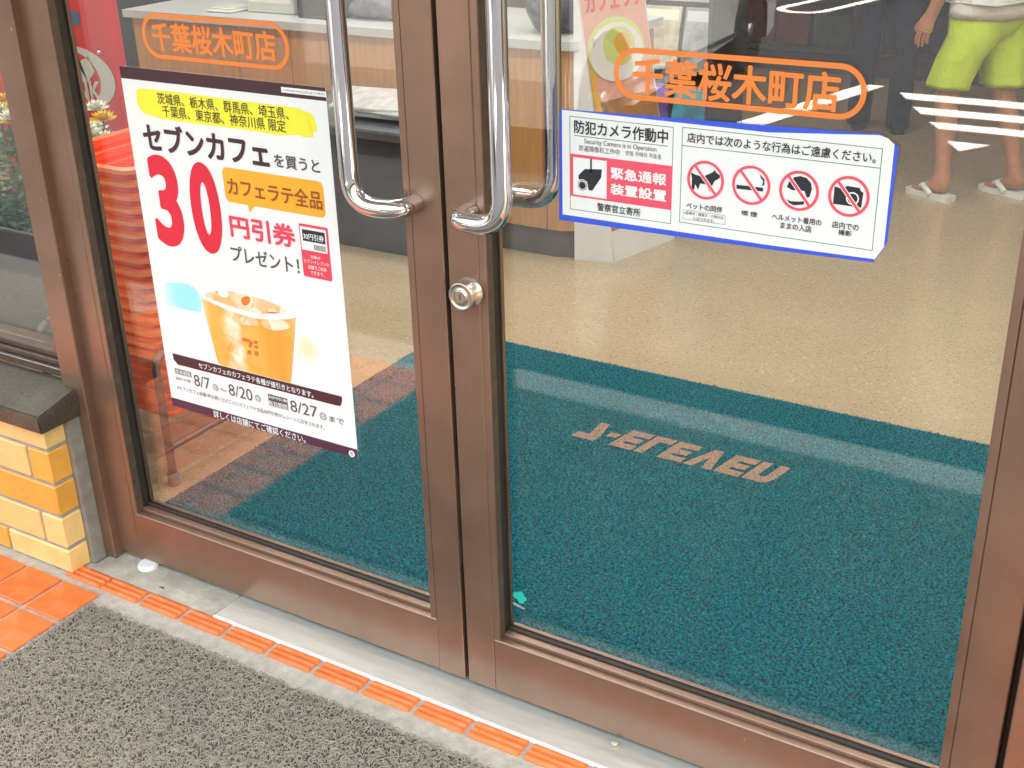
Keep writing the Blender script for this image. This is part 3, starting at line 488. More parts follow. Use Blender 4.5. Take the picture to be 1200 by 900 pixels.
# notice sign
O = SIGN['O']
class Off: pass
def so2(pts): return [(O[0] + x, O[1] + z) for x, z in pts]
def sb(b): return (O[0] + b[0], O[1] + b[1], O[0] + b[2], O[1] + b[3])
bl = SIGN['blue']; q = MB(); q.prism(so2(bl), GF - .0004, GF - .0001)
sg = q.build('notice_sign', M['i_blue'], None, (O[0] + .24, GF, O[1]))
tag(sg, 'white security camera notice with four prohibition symbols and blue edges on right door', 'notice')
ngon('sheet', so2(SIGN['white']), GF - .0006, M['paper'], sg)
ys = GF - .0008
for k in ('b1', 'b2'): bb = sb(SIGN[k]); ring('panel_outline', rpts(bb), rpts(inset(bb, .0011)), ys, M['i_green'], sg)
for k in ('l1', 'l2'):
    (xa, za), (xb, zb) = so2(SIGN[k]); zz = (za + zb) / 2; rect('rule', (xa, zz - .0006, xb, zz + .0006), ys, M['i_green'], sg)
rect('pink_panel', sb(SIGN['pink']), ys - .0001, M['i_pinkS'] if 'i_pinkS' in M else M.setdefault('i_pinkS', mat('ink_rose', (.86, .09, .15), .4)), sg)
rect('icon_field', sb(SIGN['sq']), ys - .0002, M['i_white'], sg)
bb = sb(SIGN['sbox']); ring('note_box', rpts(bb), rpts(inset(bb, .0005)), ys, M['i_grey'], sg)
names = ['camera_icon', 'camera_icon', 'dog_icon', 'cigarette_icon', 'cigarette_icon', 'smoke_icon', 'helmet_icon', 'helmet_icon', 'photo_camera_icon']
for nm, q in zip(names, SIGN['icons']): ngon(nm, so2(q), ys - .0003, M['i_black'], sg)
c = so2([SIGN['lens0']])[0]; ngon('camera_lens', disc(c, .0095), ys - .0004, M['i_white'], sg); ngon('camera_lens', disc(c, .0083), ys - .0005, M['i_black'], sg); ring('camera_lens', disc(c, .0072), disc(c, .0060), ys - .0006, M['i_white'], sg)
c = so2([SIGN['lens']])[0]; ring('photo_lens', disc(c, .0092), disc(c, .0072), ys - .0004, M['i_white'], sg)
rr_ = .0292
for c in so2(SIGN['c']):
    ring('ban_ring', disc(c, rr_, 40), disc(c, rr_ - .0042, 40), ys - .0006, M['i_pinkS'], sg)
    a = math.radians(-50); ux, uz = math.cos(a), math.sin(a); L_ = rr_ - .002; w_ = .0021
    pr_ = lambda w: [(c[0] - ux * L_ - uz * w, c[1] - uz * L_ + ux * w), (c[0] + ux * L_ - uz * w, c[1] + uz * L_ + ux * w), (c[0] + ux * L_ + uz * w, c[1] + uz * L_ - ux * w), (c[0] - ux * L_ + uz * w, c[1] - uz * L_ - ux * w)]
    ngon('ban_edge', pr_(w_ * 1.5), ys - .0005, M['i_white'], sg); ngon('ban_bar', pr_(w_), ys - .00065, M['i_pinkS'], sg)
for s, bx, ink, bold in SIGN_TEXT: text('lettering', s, sb(bx), ys - .0007, M['i_' + ink], sg, bold)
# torn scrap of a turquoise sticker low on the right pane
sc_ = empty('sticker_scrap', (.098, GF, .21), 'torn turquoise sticker scrap low on the right door glass', 'sticker')
M['turq'] = mat('turquoise_film', (.03, .55, .45), .4)
for cx, cz, r in ((.098, .223, .011), (.107, .229, .009), (.106, .216, .009), (.114, .2225, .008)):
    ngon('scrap', [(cx + r * random.uniform(.7, 1.1) * math.cos(a), cz + r * random.uniform(.6, 1.) * math.sin(a)) for a in np.linspace(0, 5.6, 9)], GF - .0004 - random.random() * .0003, M['turq'], sc_)
ngon('glue_residue', [(.088, .205), (.09, .20), (.113, .197), (.116, .2), (.106, .203), (.093, .207)], GF - .0003, mat('old_glue', (.35, .40, .40), .6), sc_)
# ---------------------------------------------------------------- mats
def raw_mesh(name, v, f, mt, parent, loc=None, smooth=False):
    me = bpy.data.meshes.new(name); nv, k = len(v), f.shape[1]
    me.vertices.add(nv); me.vertices.foreach_set('co', v.astype(np.float32).ravel())
    me.loops.add(f.size); me.loops.foreach_set('vertex_index', f.astype(np.int32).ravel())
    me.polygons.add(len(f)); me.polygons.foreach_set('loop_start', np.arange(0, f.size, k, dtype=np.int32)); me.polygons.foreach_set('loop_total', np.full(len(f), k, dtype=np.int32))
    if smooth: me.polygons.foreach_set('use_smooth', np.ones(len(f), dtype=bool))
    me.materials.append(mt); me.update(calc_edges=True); me.validate()
    return link(name, me, parent, loc)
om = empty('coil_mat', (0, -.66, 0), 'grey vinyl coil mat lying on the tiles outside the doors', 'mat')
MX0, MX1, MY0, MY1 = -.88, .90, -1.15, -.183
MB().box(MX0, MX1, MY0, MY1, -.0039, .003).build('backing', M['coilbase'], om)
n = 60000
cx = rng.uniform(MX0 - .002, MX1 + .002, n); cy_ = rng.uniform(MY0, MY1 + .003, n)
ang = rng.normal(.5, .75, n); R_ = rng.uniform(.003, .0066, n); tw = rng.uniform(-1.6, 1.6, n); sp = rng.uniform(2.2, 4.2, n); hz = rng.uniform(.003, .0075, n); tilt = rng.uniform(.2, 1.2, n)
SEG = 7; ts = np.linspace(0, 1, SEG); P = np.zeros((n, SEG, 3))
a = (ts[None] - .5) * sp[:, None]
lx_ = R_[:, None] * np.sin(a) * 1.15; ly_ = R_[:, None] * (np.cos(a) - .5) * np.sin(tilt)[:, None]
P[..., 0] = cx[:, None] + lx_ * np.cos(ang)[:, None] - ly_ * np.sin(ang)[:, None]
P[..., 1] = cy_[:, None] + lx_ * np.sin(ang)[:, None] + ly_ * np.cos(ang)[:, None]
P[..., 2] = .004 + hz[:, None] * (.25 + np.cos(a) * .8) + (ts[None] - .5) * tw[:, None] * .0022
P[..., 2] = np.maximum(P[..., 2], .0025)
T = np.gradient(P, axis=1); T /= np.linalg.norm(T, axis=2, keepdims=True) + 1e-9
up = np.array([.13, .21, .97]); N1 = np.cross(T, up); N1 /= np.linalg.norm(N1, axis=2, keepdims=True) + 1e-9; N2 = np.cross(T, N1)
rad = rng.uniform(.0009, .0013, n)[:, None, None]; V = []
for k in range(3):
    q = 2 * math.pi * k / 3; V.append(P + (N1 * math.cos(q) + N2 * math.sin(q)) * rad)
V = np.stack(V, 2).reshape(-1, 3)
idx = np.arange(n * SEG * 3).reshape(n, SEG, 3); F = []
for k in range(3): F.append(np.stack([idx[:, :-1, k], idx[:, :-1, (k + 1) % 3], idx[:, 1:, (k + 1) % 3], idx[:, 1:, k]], -1).reshape(-1, 4))
raw_mesh('coil_pile', V - np.array([0, -.66, 0]), np.concatenate(F), M['coil'], om, (0, -.66, 0), True)['kind'] = 'stuff'
# teal carpet mat inside
M['teal'] = mat('teal_carpet', (.002, .15, .195), .95, var=.75, vscale=150, vr=.11, bump=.8, bscale=420, spec=.1)
M['teal2'] = mat('teal_pile', (.003, .20, .255), .95, var=.75, vscale=150, vr=.11, spec=.1)
im = empty('entrance_mat', (0, .8, 0), 'teal carpet mat with painted reflection of salmon lettering on the shop floor inside the doors', 'mat')
IX0, IX1, IY0, IY1 = -1.062, 1.08, .085, 1.52
MB().box(IX0, IX1, IY0, IY1, .0005, .007, .002).build('backing', M['teal'], im)
n = 150000
bx = rng.uniform(IX0, IX1, n); by = rng.uniform(IY0, IY1, n); ba = rng.uniform(0, 6.283, n); bh = rng.uniform(.003, .007, n); bw_ = rng.uniform(.001, .0022, n); le = rng.uniform(.001, .006, n)
V = np.zeros((n, 3, 3)); V[:, 0, 0] = bx - np.sin(ba) * bw_; V[:, 0, 1] = by + np.cos(ba) * bw_; V[:, 1, 0] = bx + np.sin(ba) * bw_; V[:, 1, 1] = by - np.cos(ba) * bw_; V[:, :2, 2] = .0065
V[:, 2, 0] = bx + np.cos(ba) * le; V[:, 2, 1] = by + np.sin(ba) * le; V[:, 2, 2] = .0065 + bh
# flipped letters stand in for the outside mat's lettering reflected in the glass
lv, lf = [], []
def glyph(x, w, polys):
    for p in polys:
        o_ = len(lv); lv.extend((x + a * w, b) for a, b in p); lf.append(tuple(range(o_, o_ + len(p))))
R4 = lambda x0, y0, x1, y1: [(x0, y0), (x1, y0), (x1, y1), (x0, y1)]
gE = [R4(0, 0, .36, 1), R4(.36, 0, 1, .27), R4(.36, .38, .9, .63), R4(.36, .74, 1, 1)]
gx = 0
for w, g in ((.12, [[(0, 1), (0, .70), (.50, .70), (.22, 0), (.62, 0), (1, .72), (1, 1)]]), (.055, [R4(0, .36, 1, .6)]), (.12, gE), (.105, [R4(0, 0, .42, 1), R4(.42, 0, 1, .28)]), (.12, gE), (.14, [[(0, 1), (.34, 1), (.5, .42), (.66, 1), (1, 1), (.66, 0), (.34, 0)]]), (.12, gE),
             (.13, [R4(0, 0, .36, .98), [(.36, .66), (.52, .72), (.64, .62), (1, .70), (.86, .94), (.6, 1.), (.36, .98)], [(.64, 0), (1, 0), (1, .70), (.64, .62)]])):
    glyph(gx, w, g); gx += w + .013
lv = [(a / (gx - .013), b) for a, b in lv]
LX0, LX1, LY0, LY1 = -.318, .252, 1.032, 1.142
raw_mesh('pile', V.reshape(-1, 3) - np.array([0, .8, 0]), np.arange(n * 3).reshape(n, 3), M['teal2'], im, (0, .8, 0))['kind'] = 'stuff'
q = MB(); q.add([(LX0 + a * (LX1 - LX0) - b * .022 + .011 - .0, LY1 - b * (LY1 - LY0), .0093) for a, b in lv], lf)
q.build('reflected_lettering', mat('salmon_reflection', (.44, .27, .20), .95, var=.22, vscale=150, bump=.6, bscale=400, spec=.1), im, fix=False)
# ---------------------------------------------------------------- counter
ct = empty('service_counter', (-2.1, 2.6, 0), 'wood-fronted service counter with pale grey top and dark kick plate', 'counter')
xs = [-3.262, -2.649, -2.356, -1.76, -1.143]
for x0, x1 in zip(xs[:-1], xs[1:]): MB().box(x0 + .002, x1 - .002, 2.33, 2.36, .112, .792, .001).build('panel', M['wood'], ct)
MB().box(-3.262, -1.14, 2.361, 2.95, .112, .792).build('carcass', M['kick'], ct)
q = MB(); q.slab([(-1.141, 2.33), (-1.08, 2.335), (-1.03, 2.36), (-1.005, 2.42), (-1.0, 2.95), (-1.139, 2.95)], .112, .792); q.build('rounded_end', M['wood'], ct)
q = MB(); q.slab([(-3.26, 2.345), (-1.12, 2.345), (-1.05, 2.365), (-1.02, 2.42), (-1.015, 2.95), (-3.26, 2.95)], 0, .110); q.build('kick_plate', M['kick'], ct)
q = MB(); q.slab([(-3.285, 2.30), (-1.12, 2.30), (-1.03, 2.325), (-.98, 2.40), (-.975, 2.98), (-3.285, 2.98)], .794, .826); q.build('countertop', M['greytop'], ct)
def blob(name, c, s, mt, label, cat, seed=0, sub=3, amp=.25, group=None):
    """crumpled soft thing"""
    bm = bmesh.new(); bmesh.ops.create_icosphere(bm, subdivisions=sub, radius=1); r2 = random.Random(seed)
    fr = [(r2.uniform(1.5, 5), r2.uniform(1.5, 5), r2.uniform(1.5, 5), r2.uniform(0, 6)) for _ in range(5)]
    for v in bm.verts:
        d = sum(math.sin(a * v.co.x + b * v.co.y + c2 * v.co.z + p) for a, b, c2, p in fr) / 5
        k = 1 + amp * d; v.co = Vector((v.co.x * k * s[0], v.co.y * k * s[1], max(v.co.z * k, -.8) * s[2])) + Vector((c[0], c[1], c[2] + s[2] * .8))
    q = MB(); q.bm(bm, True); o = q.build(name, mt, None, c); tag(o, label, cat, group); return o
M['navyplastic'] = mat('navy_vinyl', (.03, .035, .06), .35, var=.3, vscale=20, bump=.3, bscale=25)
blob('soft_bag', (-1.20, 2.52, .826), (.10, .13, .085), M['navyplastic'], 'slumped navy vinyl bag lying on the counter by the card display', 'bag', 3)
blob('soft_bag', (-2.02, 2.55, .826), (.17, .12, .07), mat('grey_film_bag', (.16, .16, .20), .25, var=.4, vscale=14, bump=.5, bscale=22), 'crumpled grey film bag lying on the counter behind the coffee poster', 'bag', 11)
def gadget(x0, x1, y0, y1, h, mt, name, label, cat, screen=None):
    o = empty(name, ((x0 + x1) / 2, (y0 + y1) / 2, .826), label, cat)
    MB().box(x0, x1, y0, y1, .826, .826 + h, .006).build('housing', mt, o)
    MB().box(x0 + .015, x1 - .015, y0 - .002, y0, .826 + h * .45, .826 + h * .85).build('front_panel', M['kick'] if screen is None else screen, o); MB().box(x0 + .02, x1 - .02, y0 + .02, y1 - .03, .826 + h, .826 + h + .006, .002).build('lid', mt, o); return o
gadget(-2.36, -2.16, 2.40, 2.62, .17, M['dark'], 'till_printer', 'black till printer on the counter behind the coffee poster', 'printer')
gadget(-1.83, -1.70, 2.42, 2.6, .13, M['dark'], 'card_reader', 'black card terminal on the counter beside the crumpled grey bag', 'card terminal')
M['palebox'] = mat('pale_carton', (.62, .66, .62), .5, var=.05, vscale=10)
gadget(-2.68, -2.42, 2.45, 2.65, .10, M['palebox'], 'pale_carton', 'wide pale carton on the counter beside the black till printer', 'carton', M['paper'])
gadget(-2.86, -2.71, 2.38, 2.55, .012, M['palebox'], 'cash_tray', 'flat pale cash tray on the counter near its open end', 'tray', M['paper'])
# dark newspaper box in front of the counter
nb = empty('newspaper_box', (-1.85, 2.2, 0), 'charcoal newspaper box standing against the wooden counter front', 'box')
MB().box(-2.3, -1.47, 2.08, 2.325, 0, .47, .006).build('body', M['dark'], nb)
q = MB(); q.add([(-2.31, 2.07, .472), (-1.46, 2.07, .472), (-1.46, 2.327, .535), (-2.31, 2.327, .535), (-2.31, 2.07, .49), (-1.46, 2.07, .49), (-1.46, 2.327, .553), (-2.31, 2.327, .553)], [(3, 2, 1, 0), (4, 5, 6, 7), (0, 1, 5, 4), (1, 2, 6, 5), (2, 3, 7, 6), (3, 0, 4, 7)])
q.build('sloping_top', mat('slate_top', (.17, .19, .21), .4, var=.2, vscale=9), nb)
MB().box(-2.31, -1.46, 2.066, 2.0695, .455, .482).build('front_lip', M['kick'], nb)
pp = empty('newspaper_pile', (-1.8, 2.2, .53), 'loose grey newspapers in film on the charcoal box', 'newspaper')
for i, (dx, dz, a) in enumerate(((0, 0, .05), (.03, .013, -.06), (-.02, .026, .12))):
    q = MB(); q.box(-.17, .17, -.09, .09, 0, .011, .002); o = q.build('newspaper', mat('newsprint%d' % i, (.42 + .06 * i, .44 + .05 * i, .46 + .04 * i), .45, var=.25, vscale=26), pp, org=(0, 0, 0))
    o.location = (dx, 0, dz + .016); o.rotation_euler = (.24, 0, a)
# ---------------------------------------------------------------- card display with a bowl of noodles
cd = empty('card_display', (-.92, 2.55, 0), 'white leaning card display printed with a noodle bowl beside the counter', 'display stand')
A_, B_, C_ = Vector((-1.033, 2.345, 0)), Vector((-.884, 2.386, 0)), Vector((-.798, 2.752, 0)); D_ = A_ + C_ - B_; HH = Vector((0, 0, 1.0))
At, Dt = A_ + HH, D_ + HH; Bt = At + (B_ - A_) * .05; Ct = Dt + (C_ - D_) * .05
q = MB(); q.add([A_, B_, C_, D_, At, Bt, Ct, Dt], [(3, 2, 1, 0), (4, 5, 6, 7), (0, 1, 5, 4), (1, 2, 6, 5), (2, 3, 7, 6), (3, 0, 4, 7)]); q.build('card_body', M['board'], cd)
nF = (C_ - B_).cross(Bt - B_).normalized()
if nF.x < 0: nF = -nF
def onface(name, pts, off, mt):
    q = MB(); q.add([(B_ + (C_ - B_) * s).lerp(Bt + (Ct - Bt) * s, t) + nF * off for s, t in pts], [tuple(range(len(pts)))]); return q.build(name, mt, cd, fix=False)
onface('printed_sheet', [(.03, .12), (.985, .12), (.985, .995), (.03, .995)], .0015, mat('print_salmon', (.72, .36, .30), .4, var=.15, vscale=9))
onface('picture_table', [(.03, .12), (.985, .12), (.985, .60), (.03, .60)], .0025, mat('print_table', (.40, .20, .09), .4, var=.35, vscale=14))
onface('yellow_strip', [(.03, .38), (.16, .38), (.10, .72), (.03, .72)], .0035, M['i_ochre'])
onface('soup_bottle', [(.40, .20), (.62, .20), (.60, .58), (.44, .58)], .0035, M['i_soup'])
el = lambda cs, ct_, a, b: [(cs + a * math.cos(k * math.pi / 18), ct_ + b * math.sin(k * math.pi / 18)) for k in range(36)]
onface('bowl_rim', el(.46, .775, .43, .115), .0045, M['i_lime']); onface('bowl', el(.46, .765, .40, .105), .0055, M['board']); onface('bowl_soup', el(.50, .785, .24, .07), .0065, M['i_lime']); onface('bowl_egg', el(.55, .79, .12, .04), .0075, M['i_ochre'])
onface('bottom_lip', [(0, .0), (1, .0), (1, .085), (0, .085)], .004, M['board'])
def facetext(s, s0, s1, t0, t1, mt, bold, name='lettering'):
    v, f = text_mesh(s, bold); q = MB(); q.add([(B_ + (C_ - B_) * (s0 + a * (s1 - s0))).lerp(Bt + (Ct - Bt) * (s0 + a * (s1 - s0)), t0 + b * (t1 - t0)) + nF * .006 for a, b in v], f); q.build(name, mt, cd, fix=False)
facetext('カフェラテ', .08, .95, .915, .985, M['i_red'], .03)
# ---------------------------------------------------------------- magazine rack
rk = empty('magazine_rack', (-1.1, 3.5, 0), 'low dark magazine rack standing behind the white card display', 'rack')
for x in (-1.56, -.93): MB().box(x - .012, x + .012, 3.36, 3.75, 0, .98, .002).build('side_panel', M['dark'], rk)
MB().box(-1.547, -.943, 3.74, 3.755, .02, .98).build('back_panel', M['kick'], rk)
for z, y in ((.20, 3.37), (.52, 3.47), (.80, 3.57)): MB().box(-1.547, -.943, y, 3.738, z, z + .014).build('shelf', M['greytop'], rk)
covers = [('blue', (.05, .18, .55), 'glossy blue cover on the low shelf of the rack'), ('violet', (.20, .12, .42), 'violet cover on the low shelf of the rack'), ('teal', (.05, .35, .5), 'teal cover on the low shelf of the rack'),
          ('slate', (.16, .2, .36), 'slate blue cover on the middle shelf of the rack'), ('cream', (.62, .55, .40), 'cream cover with rosy strip on the middle shelf of the rack'), ('grey', (.4, .42, .45), 'grey cover on the middle shelf of the rack'),
          ('lilac', (.42, .36, .6), 'lilac cover on the top shelf of the rack'), ('peach', (.66, .42, .3), 'peach cover on the top shelf of the rack'), ('navy', (.05, .07, .2), 'navy cover on the top shelf of the rack')]
for i, (cn, c, lb) in enumerate(covers):
    z, y = ((.214, 3.41), (.534, 3.51), (.814, 3.61))[i // 3]; x = -1.44 + (i % 3) * .2
    o = MB().box(-.09, .09, -.005, .005, 0, .25, .001).build('magazine', mat('cover_' + cn, c, .25, var=.5, vscale=11), None, (0, 0, 0)); o.location = (x, y, z); o.rotation_euler.x = -.22
    tag(o, 'magazine with ' + lb, 'magazine')
    MB().box(-.08, .08, -.0062, -.0053, .19, .235).build('title_block', mat('title_' + cn, tuple(min(.9, q * 1.6 + .15) for q in c), .3), o, org=(0, 0, 0)).location = (0, 0, 0)
# ---------------------------------------------------------------- gondola at the back
gd = empty('gondola', (-.6, 6.5, 0), 'dark shelving unit at the back of the shop behind the customers', 'shelving')
MB().box(-3.4, 1.6, 6.25, 6.9, 0, .12).build('plinth', M['dark'], gd); MB().box(-3.4, 1.6, 6.6, 6.65, .12, 1.5).build('back_panel', mat('dark_panel', (.03, .022, .03), .5, var=.2, vscale=4), gd)
for z in (.13, .50, .86, 1.2): MB().box(-3.4, 1.6, 6.22, 6.598, z, z + .03, .003).build('shelf', mat('shelf_grey%d' % (z * 100), (.045, .045, .05), .4), gd)
pc = [(.09, .02, .03), (.05, .03, .08), (.02, .035, .08), (.08, .04, .025), (.05, .06, .06), (.13, .025, .035)]
pn = ['maroon', 'purple', 'navy', 'brown', 'slate', 'red']
for r, z in enumerate((.162, .532)):
    for k in range(20):
        i = (k * 5 + r * 2) % 6; w_ = .1 + .05 * ((k * 7) % 3) / 2; x = -3.2 + k * .235
        o = MB().box(-w_, w_, -.05, .05, 0, .2 + .03 * ((k * 3 + r) % 4), .004).build('packet', M.setdefault('pk%d' % i, mat('packet_' + pn[i], pc[i], .35, var=.4, vscale=9)), None, (0, 0, 0)); o.location = (x, 6.32, z)
        tag(o, '%s packet standing on the %s shelf of the dark shelving unit' % (pn[i], ('lowest', 'second lowest')[r]), 'packet', '%s packets on the %s shelf' % (pn[i], ('lowest', 'second lowest')[r]))
# ---------------------------------------------------------------- shopping baskets on a stand
M['basket'] = mat('orange_red_plastic', (.88, .085, .02), .38, var=.06, vscale=8, coat=.1)
def basket_parts(o, c):
    W1, D1, W0, D0, H = .225, .16, .185, .125, .205
    n = 6
    def loop(w, d, z, r=.03):
        out = []
        for cx_, cy2, a0 in ((w - r, d - r, 0), (-w + r, d - r, 90), (-w + r, -d + r, 180), (w - r, -d + r, 270)):
            for k in range(4): a = math.radians(a0 + 30 * k); out.append((cx_ + r * math.cos(a), cy2 + r * math.sin(a), z))
        return out
    def shell(levels, th=None):
        q = MB(); L0 = [loop(*l) for l in levels]; m_ = len(L0[0]); v = [p for l in L0 for p in l]; f = []
        for i in range(len(L0) - 1):
            for k in range(m_): f.append((i * m_ + k, i * m_ + (k + 1) % m_, (i + 1) * m_ + (k + 1) % m_, (i + 1) * m_ + k))
        q.add(v, f, False); return q, m_
    lv_ = []
    for i in range(7):
        t = i / 6; w, d = W0 + (W1 - W0) * t, D0 + (D1 - D0) * t; lv_ += [(w, d, H * t)]
        if i < 6: lv_ += [(w + .0035, d + .0035, H * t + .004), (w + .0035, d + .0035, H * t + .012), (w + .002, d + .002, H * t + .016)]
    q, m_ = shell(lv_); q.f.append(tuple(range(m_))[::-1]); q.sm.append(False)
    wi = [(w - .003, d - .003, z) for w, d, z in lv_[::-1]]; q2, _ = shell(wi); q.add(q2.v, q2.f)
    q.build('body', M['basket'], o, org=(0, 0, 0), fix=False).location = (0, 0, 0)
    q, _ = shell([(W1 - .003, D1 - .003, H - .001), (W1 + .014, D1 + .014, H - .011), (W1 + .0185, D1 + .0185, H - .007), (W1 + .0175, D1 + .0175, H + .003), (W1 + .002, D1 + .002, H + .006), (W1 - .003, D1 - .003, H - .001)])
    q.build('rim', mat('basket_rim', (.95, .20, .06), .3, coat=.2) if 'bk_rim' not in M else M['bk_rim'], o, org=(0, 0, 0), fix=False).location = (0, 0, 0)
BX, BY = -1.335, .60
bk0 = None
for k in range(16):
    if bk0 is None:
        bk0 = empty('shopping_basket', (BX, BY, .125), 'orange-red shopping basket nested in the tall stack inside the left door', 'basket', 'shopping baskets stacked by the door'); basket_parts(bk0, None); o = bk0
    else: o = copy_tree(bk0)
    o.location = (BX + random.uniform(-.003, .003), BY + random.uniform(-.003, .003), .125 + .0325 * k); o.rotation_euler.z = math.pi / 2 + random.uniform(-.012, .012)
bs = empty('basket_stand', (BX, BY, 0), 'dark tubular stand carrying the stack of orange-red baskets', 'stand')
M['tube'] = mat('grey_tube', (.11, .11, .115), .32, .6, var=.1, vscale=20)
for sx in (-1, 1):
    for sy in (-1, 1):
        x, y = BX + sx * .217, BY + sy * .29
        lg = MB(); lg.tube([(x, y, .02), (x, y, .33), (x, y + sy * -.012, .355), (x, y - sy * .03, .365)], .0115, 12); lg.build('leg', M['tube'], bs)
        ft = MB(); ft.lathe([(.014, 0), (.0165, .004), (.0165, .03), (.0125, .036)], (x, y, 0), n=16); ft.build('rubber_foot', mat('rubber_grey', (.2, .19, .18), .5) if 'rub' not in M else M['rub'], bs)
    x = BX + sx * .217; q = MB(); q.tube([(x, BY - .26, .365), (x, BY + .26, .365)], .0115, 12); q.build('side_rail', M['tube'], bs)
    q = MB(); q.tube([(x, BY - .285, .105), (x, BY + .285, .105)], .009, 10); q.build('low_side_rail', M['tube'], bs)
for y in (BY - .1, BY + .1):
    q = MB(); q.tube([(BX - .212, y, .113), (BX + .212, y, .113)], .009, 10); q.build('carrier_bar', M['tube'], bs)
# ---------------------------------------------------------------- red display panel
rp = empty('red_display', (-2.7, 1.43, 0), 'tall red drink display panel with white swoosh emblem behind the flowers', 'display')
M['redpanel'] = mat('red_enamel', (.62, .03, .045), .3, var=.04, vscale=4, coat=.3)
MB().box(-3.05, -2.352, 1.40, 1.458, .04, 1.72, .004).build('panel', M['redpanel'], rp); MB().box(-3.0, -2.4, 1.36, 1.52, 0, .039, .003).build('foot', M['dark'], rp)
def dpt(u, v): return (-2.352 - (116 - u) * .0046, .69 + (106 - v) * .0030)
M['silver'] = mat('silver_ink', (.62, .60, .58), .35, .2)
cx0, cz0 = -2.565, .745; out = []; inn = []
for k in range(25):
    a = math.radians(-100 + k * 9.2); out.append((cx0 + .205 * math.cos(a), cz0 + .115 * math.sin(a))); ra = .205 - .055 * math.sin(math.pi * k / 24); inn.append((cx0 - .008 + ra * math.cos(a) * .92, cz0 + (.115 - .03 * math.sin(math.pi * k / 24)) * math.sin(a)))
q = MB(); v = [(x, 1.3985, z) for x, z in out] + [(x, 1.3985, z) for x, z in inn]; q.add(v, [(i, i + 1, i + 26, i + 25) for i in range(24)]); q.build('swoosh', M['silver'], rp, fix=False)
ngon('arrow', [(-2.66, .76), (-2.53, .82), (-2.545, .80), (-2.48, .825), (-2.455, .775), (-2.50, .735), (-2.60, .73), (-2.64, .735)], 1.3985, M['silver'], rp)
text('lettering', 'DRINK', (-2.72, .675, -2.435, .735), 1.398, M['silver'], rp, .03)
rect('blue_label', (-2.56, .935, -2.49, .98), 1.3985, mat('label_blue', (.06, .16, .3), .4), rp)
q = MB(); q.lathe([(.008, 0), (.008, -.006), (.004, -.01)], (-2.415, 1.4, .845), 'y', 12); q.build('bolt', M['chrome'], rp)
# ---------------------------------------------------------------- flowers
M['leaf'] = mat('leaf_green', (.05, .20, .055), .45, var=.45, vscale=30); M['wmum'] = mat('white_petal', (.78, .78, .66), .6, var=.08, vscale=30); M['ymum'] = mat('yellow_petal', (.80, .50, .03), .6, var=.1, vscale=30)
bu = empty('flower_bucket', (-2.2, .92, 0), 'dark rectangular flower bucket standing below the bouquets', 'bucket')
q = MB(); v = []
for w, d, z in ((.33, .12, 0), (.37, .15, .40), (.355, .135, .40), (.32, .11, .03)): v += [(-2.2 - w, .92 - d, z), (-2.2 + w, .92 - d, z), (-2.2 + w, .92 + d, z), (-2.2 - w, .92 + d, z)]
q.add(v, [(i * 4 + k, i * 4 + (k + 1) % 4, i * 4 + 4 + (k + 1) % 4, i * 4 + 4 + k) for i in range(3) for k in range(4)] + [(0, 1, 2, 3), (12, 13, 14, 15)]); q.build('tub', mat('dark_tub', (.025, .03, .045), .35, var=.2, vscale=8), bu)
q = MB(); q.tube([(-2.575, .77, .4), (-1.825, .77, .4), (-1.825, 1.07, .4), (-2.575, 1.07, .4), (-2.575, .77, .4)], .007, 6); q.build('rim', M['kick'], bu)
def bloom(c, r, mt, parent):
    q = MB(); 
    for ring_, (n, tilt, L) in enumerate(((15, .1, 1.), (13, .5, .9), (10, .95, .7), (6, 1.35, .45))):
        for k in range(n):
            a = 2 * math.pi * (k + .5 * (ring_ % 2)) / n + random.uniform(-.1, .1); d = Vector((math.cos(a) * math.cos(tilt), math.sin(a) * math.cos(tilt), math.sin(tilt))); s_ = Vector((-math.sin(a), math.cos(a), 0)) * r * .16
            c0 = Vector(c) + d * r * .1; c1 = Vector(c) + d * r * L * .65; c2 = Vector(c) + d * r * L + Vector((0, 0, .1 * r))
            q.add([c0 - s_ * .5, c0 + s_ * .5, c1 + s_, c2, c1 - s_], [(0, 1, 2, 3, 4)])
    return q.build('bloom', mt, parent, fix=False)
